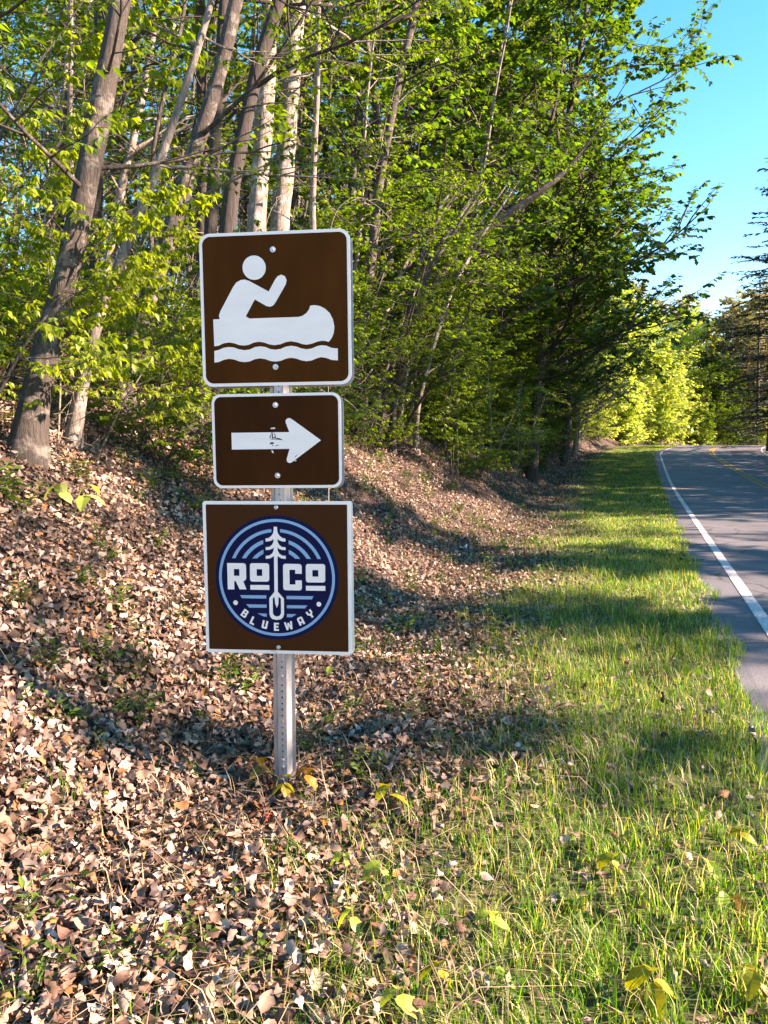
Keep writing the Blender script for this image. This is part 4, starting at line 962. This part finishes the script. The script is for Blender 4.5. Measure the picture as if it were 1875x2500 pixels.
# grass on the verge
def grass_dens(v, u, d):
    patch = 0.55 + 0.45 * np.sin(v * 2.3 + 1.1 * np.sin(u * 3.0)) * np.sin(u * 4.1 + v * 0.9)
    g = 1 - sm(-0.9, 0.35, u - leaf_line(v)); g = np.maximum(g * (0.45 + 0.55 * patch), 0.035 * (u < foot(v) + 0.8))
    return g * (u > 0.27 + 0.06 * np.sin(v * 3.1)) * np.clip((5.0 / np.maximum(d, 2.2)) ** 0.95, 0.0, 1)
GRH = np.ones(1)
def blades(GV, hmin, hmax, w0, seed, name, label, mat='grass', lean=0.45, dry=0.0):
    g = np.random.default_rng(seed); k = len(GV); p = wpos(GV[:, 0], GV[:, 1], -0.004); d = np.hypot(p[:, 0], p[:, 1])
    h = g.uniform(hmin, hmax, k) * g.uniform(0.6, 1.2, k) * (GRH if len(GRH) == k else 1.0); az = g.uniform(0, 2 * math.pi, k); ln = np.abs(g.normal(0, lean, k)) + 0.12
    dirv = np.stack([np.cos(az), np.sin(az), np.zeros(k)], -1); side = np.stack([-np.sin(az + g.normal(0, .6, k)), np.cos(az), np.zeros(k)], -1); side /= np.linalg.norm(side, axis=1)[:, None]
    w = w0 * g.uniform(0.7, 1.4, k) * np.clip(d / 6, 1, 3.2); up = np.array([0, 0, 1.0])
    p1 = p + dirv * (h * ln * 0.3)[:, None] + up * (h * 0.55)[:, None]; p2 = p + dirv * (h * ln)[:, None] + up * (h * (1 - 0.32 * ln))[:, None]
    sw = side * w[:, None]
    V = np.stack([p - sw, p + sw, p1 - sw * .8, p1 + sw * .8, p2], 1).reshape(-1, 3); i = (np.arange(k) * 5)[:, None]
    r_ = g.random(k) * (0.86 if dry == 0 else 1.0); dr = g.random(k) < 0.15 + dry; r_[dr] = 0.82 + 0.18 * g.random(dr.sum())
    return V, [i + np.array([[0, 1, 3, 2]]), i + np.array([[2, 3, 4]])], np.repeat(r_, 5)
GV = scatter(180000, -0.6, 66, 0.2, 5.0, grass_dens)
_cl = GV[rng.integers(0, len(GV), 2600)]; _ix = rng.random(len(GV)) < 0.3; _near = np.hypot(*wpos(_cl[:, 0], _cl[:, 1])[:, :2].T) < 9; _cl = _cl[_near]
_d2 = np.hypot(*wpos(GV[:, 0], GV[:, 1])[:, :2].T); _ix &= _d2 < 9
GV[_ix] = _cl[rng.integers(0, len(_cl), _ix.sum())] + rng.normal(0, 0.028, (_ix.sum(), 2))
GRH = np.where(_ix, 1.4, np.where(_d2 > 6, 0.72, 0.85))
V, Fs, r_ = blades(GV, 0.035, 0.115, 0.0016, 5, 'grass', '')
tag(obj('grass', mesh_np('grass', V, Fs, M['grass'], False, {'rnd': (r_, 'FLOAT')})), 'short patchy green grass with dry blades on the verge', 'grass', kind='stuff')
GV = scatter(9000, 62, 112, -16, -6.95, lambda v, u, d: 0.6 + 0 * d)
V, Fs, r_ = blades(GV, 0.1, 0.25, 0.004, 6, 'grass', '')
tag(obj('grass', mesh_np('grass', V, Fs, M['grass'], False, {'rnd': (r_, 'FLOAT')})), 'green grass strip on the far right verge', 'grass', kind='stuff')
SVs = scatter(15000, -0.5, 40, 0.4, 6, lambda v, u, d: np.clip((3.5 / d) ** 1.2, 0, 1) * (0.3 + 0.7 * (np.abs(u - leaf_line(v)) < 0.8)))
V, Fs, r_ = blades(SVs, 0.05, 0.16, 0.0014, 8, 'dry_straw', '', lean=1.5)
tag(obj('dry_straw', mesh_np('dry_straw', V, Fs, M['straw'], False, {'rnd': (r_, 'FLOAT')})), 'dry straw and dead stems tangled over the litter', 'straw', kind='stuff')

# low green plants on the bank and verge
def herb(seed, h, leaf, stems, nl, mat='herb', width=0.3):
    P = Plant(seed)
    for k in range(stems):
        P.twig((P.r.uniform(-.004, .004), P.r.uniform(-.004, .004), -0.01), unit(P.r.uniform(0, 6.28), P.r.uniform(0.5, 1.4)), h * P.r.uniform(0.5, 1.1), 0.0016, leaf, nl, 0.15)
    return make('herb', P, 'bark_dark', mat, 'low green plant', 'plant', crown='foliage', trunk='stem', width=width)
PH = [herb(601, .16, .03, 14, 8), herb(602, .22, .04, 9, 7), herb(603, .09, .026, 8, 5, width=.42), herb(604, .24, .05, 6, 6, width=.16)]
HL = ['bushy small leaved green plant in litter', 'upright green plant with pointed leaves in litter', 'flat broad leaved green plant in litter', 'tall narrow leaved green plant in litter']
def herb_where(p):
    px, d = screen(p)
    if d > 7.5: return 'far up the shaded bank'
    if px < 330: return 'on the open bank'
    if px < 560: return 'just left of the signs'
    if px < 880: return 'around the sign post'
    return 'between the post and the grass'
for px, py, k, sc_ in [(110, 1640, 0, 1.3), (330, 1660, 0, 1.2), (300, 1500, 1, 1.1), (560, 1650, 0, 1.3), (590, 1700, 1, 1.0), (260, 1370, 0, 1.3), (370, 1200, 1, 1.3), (340, 1230, 2, 1.3), (60, 1260, 1, 1.4), (20, 1220, 1, 1.5), (200, 1180, 1, 1.2),
                       (420, 1180, 0, 1.6), (470, 1250, 1, 1.3), (150, 1760, 0, 1.0), (60, 1740, 2, 1.0), (330, 1790, 1, .9), (230, 1850, 3, .6), (80, 2290, 3, .9), (60, 2450, 3, .8), (260, 2380, 3, .7), (420, 2390, 3, .7), (320, 2330, 2, .8),
                       (460, 2310, 2, .8), (570, 2230, 2, .8), (620, 2360, 2, .8), (120, 2400, 2, .9), (880, 1600, 1, .9), (940, 1590, 3, .8), (1010, 1610, 0, .9), (1080, 1600, 1, .9), (760, 1850, 1, .8), (860, 1900, 0, .9), (900, 1920, 1, .8),
                       (1010, 1430, 3, .9), (1160, 1280, 1, 1.4), (1190, 1300, 0, 1.6), (1100, 1200, 1, 1.5), (1040, 1180, 1, 1.5), (1280, 1250, 1, 1.3), (1120, 1100, 0, 2.0), (1000, 1080, 1, 1.8), (930, 1130, 1, 1.6), (890, 1200, 0, 1.5), (1000, 1190, 3, 1.2),
                       (1500, 2080, 2, .9), (1700, 2020, 2, 1.0), (1400, 2230, 1, .7), (1650, 2300, 2, .9), (1250, 2450, 2, 1.0), (860, 1750, 3, .8), (970, 1760, 1, .8), (1150, 1750, 3, .7), (640, 1580, 0, 1.2), (240, 1620, 1, 1.1), (40, 1480, 0, 1.2), (380, 1340, 1, 1.0)]:
    p = on_ground(px, py)
    src_ = PH[k]
    if src_.name not in USED:
        USED.add(src_.name); src_.location = p; src_.scale = (sc_,) * 3; src_['label'] = f'{HL[k]} {herb_where(p)}'; src_['group'] = f'{HL[k][:18]} {herb_where(p)}'
    else: copy_thing(src_, p, rnd.uniform(0, 6.28), sc_, f'{HL[k]} {herb_where(p)}', f'{HL[k][:18]} {herb_where(p)}')

for v, u in place(130, 0.12, lambda: (lambda v: (v, leaf_line(v) - .3 + 4.2 * rnd.random() ** 1.2))(rnd.uniform(.8, 13)), lambda p, px, d: d > 2.6 and -50 < px < 1400):
    k = rnd.choices(range(4), (3, 2, 2, 1))[0]; copy_thing(PH[k], wpos(v, u), rnd.uniform(0, 6.28), rnd.uniform(.5, 1.1) * (.7 if math.hypot(*wpos(v, u)[:2]) < 3.6 else 1.1), f'{HL[k]} {herb_where(wpos(v, u))}', f'{HL[k][:18]} {herb_where(wpos(v, u))}')
# tree seedlings with a few large drooping leaves, each leaf its own part
def seed_leaf_mesh(mat, seed):
    g = random.Random(seed); rows = 7; V, Fc = [], []
    for i in range(rows):
        t = i / (rows - 1); w = 0.32 * math.sin(math.pi * min(1, t * 0.92 + 0.06)) ** 0.8 * (1 + (0.1 if i % 2 else -0.05)); z = -0.55 * t * t
        for j, s_ in enumerate((-1, 0, 1)): V.append((s_ * w, t, z + (0.16 * w if s_ else -0.01) + g.uniform(-.012, .012)))
    for i in range(rows - 1):
        for j in range(2): Fc.append((i * 3 + j, i * 3 + j + 1, i * 3 + j + 4, i * 3 + j + 3))
    return mesh_np('leaf', V, Fc, M[mat], False, {'rnd': ([g.random()] * len(V), 'FLOAT')})
SLM = {m: [seed_leaf_mesh(m, 10 + k) for k in range(4)] for m in ('seed_yel', 'seed_org', 'seed_red', 'leaf_yel')}
def seedling(px, py, h, leaf, nleaf, mat, label, lean=0.0):
    p = on_ground(px, py); t = empty('seedling', p); tag(t, label, 'seedling', None)
    P = Plant(int(px * 7 + py)); pts = P.line((0, 0, -0.02), (lean, 0, 1), h + 0.02, 4, 0.06); P.tube(pts, np.linspace(0.0032, 0.0014, 5), 5)
    obj('stem', P.wood('stem', M['stick']), t)
    for k in range(nleaf):
        o = bpy.data.objects.new('leaf', SLM[mat][k % 4]); COL.objects.link(o); o.parent = t
        a = k * 2 * math.pi / nleaf + rnd.uniform(-.5, .5); i = -1 if k < 2 else -2
        o.location = pts[i]; s_ = leaf * rnd.uniform(0.6, 1.0); o.scale = (s_,) * 3; o.rotation_euler = (rnd.uniform(-0.45, 0.05), rnd.uniform(-.3, .3), a)
    return t
SEEDS = [(650, 1925, .13, .085, 4, 'seed_org', 'orange leaved seedling leaning against the left of the sign post', -.2), (700, 1965, .11, .085, 5, 'seed_yel', 'yellow leaved seedling right in front of the sign post', 0), (728, 1945, .13, .08, 3, 'seed_org', 'orange leaved seedling beside the right flange of the sign post', .2),
         (648, 2025, .07, .07, 5, 'seed_red', 'red leaved seedling below the foot of the sign post', 0), (675, 2020, .05, .06, 2, 'seed_org', 'small orange seedling next to the red one', 0), (955, 1995, .11, .085, 3, 'seed_yel', 'yellow heart leaved seedling where litter meets grass', 0),
         (792, 2045, .05, .05, 2, 'seed_org', 'tiny orange yellow seedling in litter right of the post', 0), (265, 1965, .05, .05, 2, 'leaf_yel', 'lone tiny lime seedling in the litter', 0), (848, 2145, .08, .075, 3, 'leaf_yel', 'lime seedling with crumpled leaves in thin grass', 0),
         (925, 2150, .07, .07, 3, 'leaf_yel', 'lime seedling with two spread leaves in thin grass', .2), (945, 2205, .05, .05, 2, 'leaf_yel', 'small lime seedling between dead leaves and grass', 0), (860, 2290, .09, .07, 3, 'leaf_yel', 'lime seedling with hanging leaves at the grass edge', 0),
         (1190, 2290, .08, .075, 3, 'leaf_yel', 'broad lime seedling in the grass', 0), (1060, 2430, .08, .07, 3, 'seed_yel', 'bright yellow green seedling amid long grass', 0), (1490, 2150, .08, .065, 3, 'seed_yel', 'yellow green two leaved seedling in the verge grass', 0),
         (1805, 2075, .08, .06, 3, 'seed_yel', 'golden seedling in the grass towards the road', 0), (1720, 2160, .08, .07, 2, 'leaf_yel', 'pale seedling with folded leaves in the verge grass', 0), (1740, 2230, .07, .075, 2, 'leaf_yel', 'seedling with long pale leaf in the verge grass', .3),
         (1800, 2240, .05, .075, 2, 'seed_org', 'orange leaved seedling in the verge grass', 0), (1600, 2470, .1, .1, 4, 'seed_yel', 'large leaved yellow green seedling in the foreground grass', 0), (1835, 2460, .09, .07, 3, 'seed_yel', 'yellow green seedling by the large leaved one', 0),
         (960, 2490, .08, .08, 3, 'leaf_yel', 'lime seedling at the foot of the foreground grass', 0), (812, 1670, .09, .07, 2, 'leaf_yel', 'lime seedling just right of the post on the litter', 0), (945, 1480, .1, .07, 4, 'seed_org', 'brownish gold seedling on the shaded litter', 0),
         (150, 1260, .2, .13, 3, 'leaf_yel', 'large limp leaved sapling on the bank with hanging leaves', 0), (195, 1285, .26, .14, 4, 'leaf_yel', 'taller limp leaved sapling on the bank', .2)]
for a in SEEDS: seedling(*a)

# sticks, canes and bits lying on the bank
def stick(px, py, px2, py2, r, label, lift=0.02, mat='stick', name='stick'):
    a, b = on_ground(px, py), on_ground(px2, py2); c = a
    P = Plant(int(px + py2)); n = 7; pts = []
    for k in range(n):
        t = k / (n - 1); q = a.lerp(b, t); pts.append(np.array([q.x + P.r.gauss(0, .008), q.y + P.r.gauss(0, .008), q.z - c.z + lift + P.r.gauss(0, .004)]) - np.array([c.x, c.y, 0]))
    P.tube(np.array(pts), np.linspace(r, r * 0.5, n), 6)
    o = obj(name, P.wood(name, M[mat]), None, c); tag(o, label, 'stick'); return o
stick(120, 1195, 185, 1245, 0.014, 'dark broken branch lying on the upper bank', mat='bark_dark')
stick(270, 1300, 310, 1190, 0.007, 'thin reddish stick leaning on the bank', 0.05, 'bark_dark')
stick(230, 2150, 255, 2090, 0.006, 'short pale stick in the foreground litter'); stick(640, 2060, 720, 2020, 0.004, 'curved pale stick below the post')
stick(140, 1840, 190, 1930, 0.006, 'pale stick sloping down the litter'); stick(205, 2330, 365, 2275, 0.004, 'long thin straight stick in the foreground litter')
stick(480, 1620, 540, 1660, 0.012, 'stout rotten branch in the litter left of the post', mat='bark_dark')
stick(40, 1905, 130, 1835, 0.004, 'grey twig on the litter at the foot of the bank')

def cane(px, depth, label, pts_px, r=0.007, mat='twig'):
    W = [np.array(at_depth(a, b, depth)) for a, b in pts_px]; g = np.array([W[0][0], W[0][1], ground_z(W[0][0], W[0][1]) - 0.05]); W[0] = g
    raw = np.array(W); s_ = np.concatenate([[0], np.cumsum(np.linalg.norm(np.diff(raw, axis=0), axis=1))]); tt = np.linspace(0, s_[-1], 40)
    sp = np.stack([np.interp(tt, s_, raw[:, k]) for k in range(3)], -1); kk = np.ones(7) / 7
    sp = np.stack([np.convolve(np.pad(sp[:, k], 3, mode='edge'), kk, mode='valid') for k in range(3)], -1)
    P = Plant(int(px)); P.tube(sp - g, np.linspace(r, r * 0.4, 40), 6)
    t = empty('bare_cane', g); tag(t, label, 'cane'); obj('stem', P.wood('stem', M[mat]), t)
    Q = Plant(int(px) + 1)
    for k in range(10):
        i = Q.r.randrange(12, 39); pts = Q.line(sp[i] - g, unit(Q.r.uniform(0, 6.28), Q.r.uniform(-.4, .6)), Q.r.uniform(.15, .5), 4, .2, (0, 0, -.05)); Q.tube(pts, np.linspace(.003, .0012, 5), 3)
    obj('side_twig', Q.wood('side_twig', M[mat]), t)
cane(700, 7.6, 'pale bare cane arching above the canoe sign', [(640, 900), (640, 560), (665, 490), (700, 450), (760, 440), (800, 470)])
cane(860, 7.8, 'pale bare cane bowing right of the canoe sign', [(800, 900), (800, 560), (830, 470), (880, 460), (930, 500), (970, 560)])
cane(110, 5.8, 'thin pale cane slanting through the bright sapling', [(140, 1080), (150, 900), (110, 600), (60, 330), (10, 200)], .008)
cane(130, 5.6, 'slender grey shoot rising from the bank', [(132, 1140), (150, 1060), (170, 990), (182, 950)], .005)
cane(240, 6.0, 'whitish bare shoot standing on the bank', [(240, 1145), (240, 1100), (243, 1060)], .004)
# white paper scrap on the bank
p = on_ground(1130, 1342); g = np.random.default_rng(3); V = [(x * .06 + g.normal(0, .008), y * .045 + g.normal(0, .008), .03 + g.normal(0, .018)) for y in range(-1, 2) for x in range(-1, 2)]
Fc = [(i + j * 3, i + 1 + j * 3, i + 4 + j * 3, i + 3 + j * 3) for i in range(2) for j in range(2)]
o = obj('paper_scrap', mesh_np('paper_scrap', V, Fc, M['sign_white']), None, p); tag(o, 'crumpled white paper scrap on the leaf bank', 'litter'); sol(o, 0.0008)
# dry grass tuft
P = Plant(77)
for k in range(26): P.tube(P.line((P.r.gauss(0, .006), P.r.gauss(0, .006), -.02), (P.r.gauss(0, .14), P.r.gauss(0, .14), 1), P.r.uniform(.5, .95), 6, .06), np.linspace(.003, .0012, 7), 3)
o = obj('dry_grass_tuft', P.wood('dry_grass_tuft', M['twig']), None, on_ground(1140, 1150)); tag(o, 'upright tuft of dry tan grass on the far bank', 'grass tuft')
for o_ in HID:
    if o_.name not in USED:
        for c_ in CH[o_.name]: bpy.data.objects.remove(c_)
        bpy.data.objects.remove(o_)
tot = sum(len(m.loops) - 2 * len(m.polygons) for m in bpy.data.meshes if m.users)
print('TRIANGLES', tot)
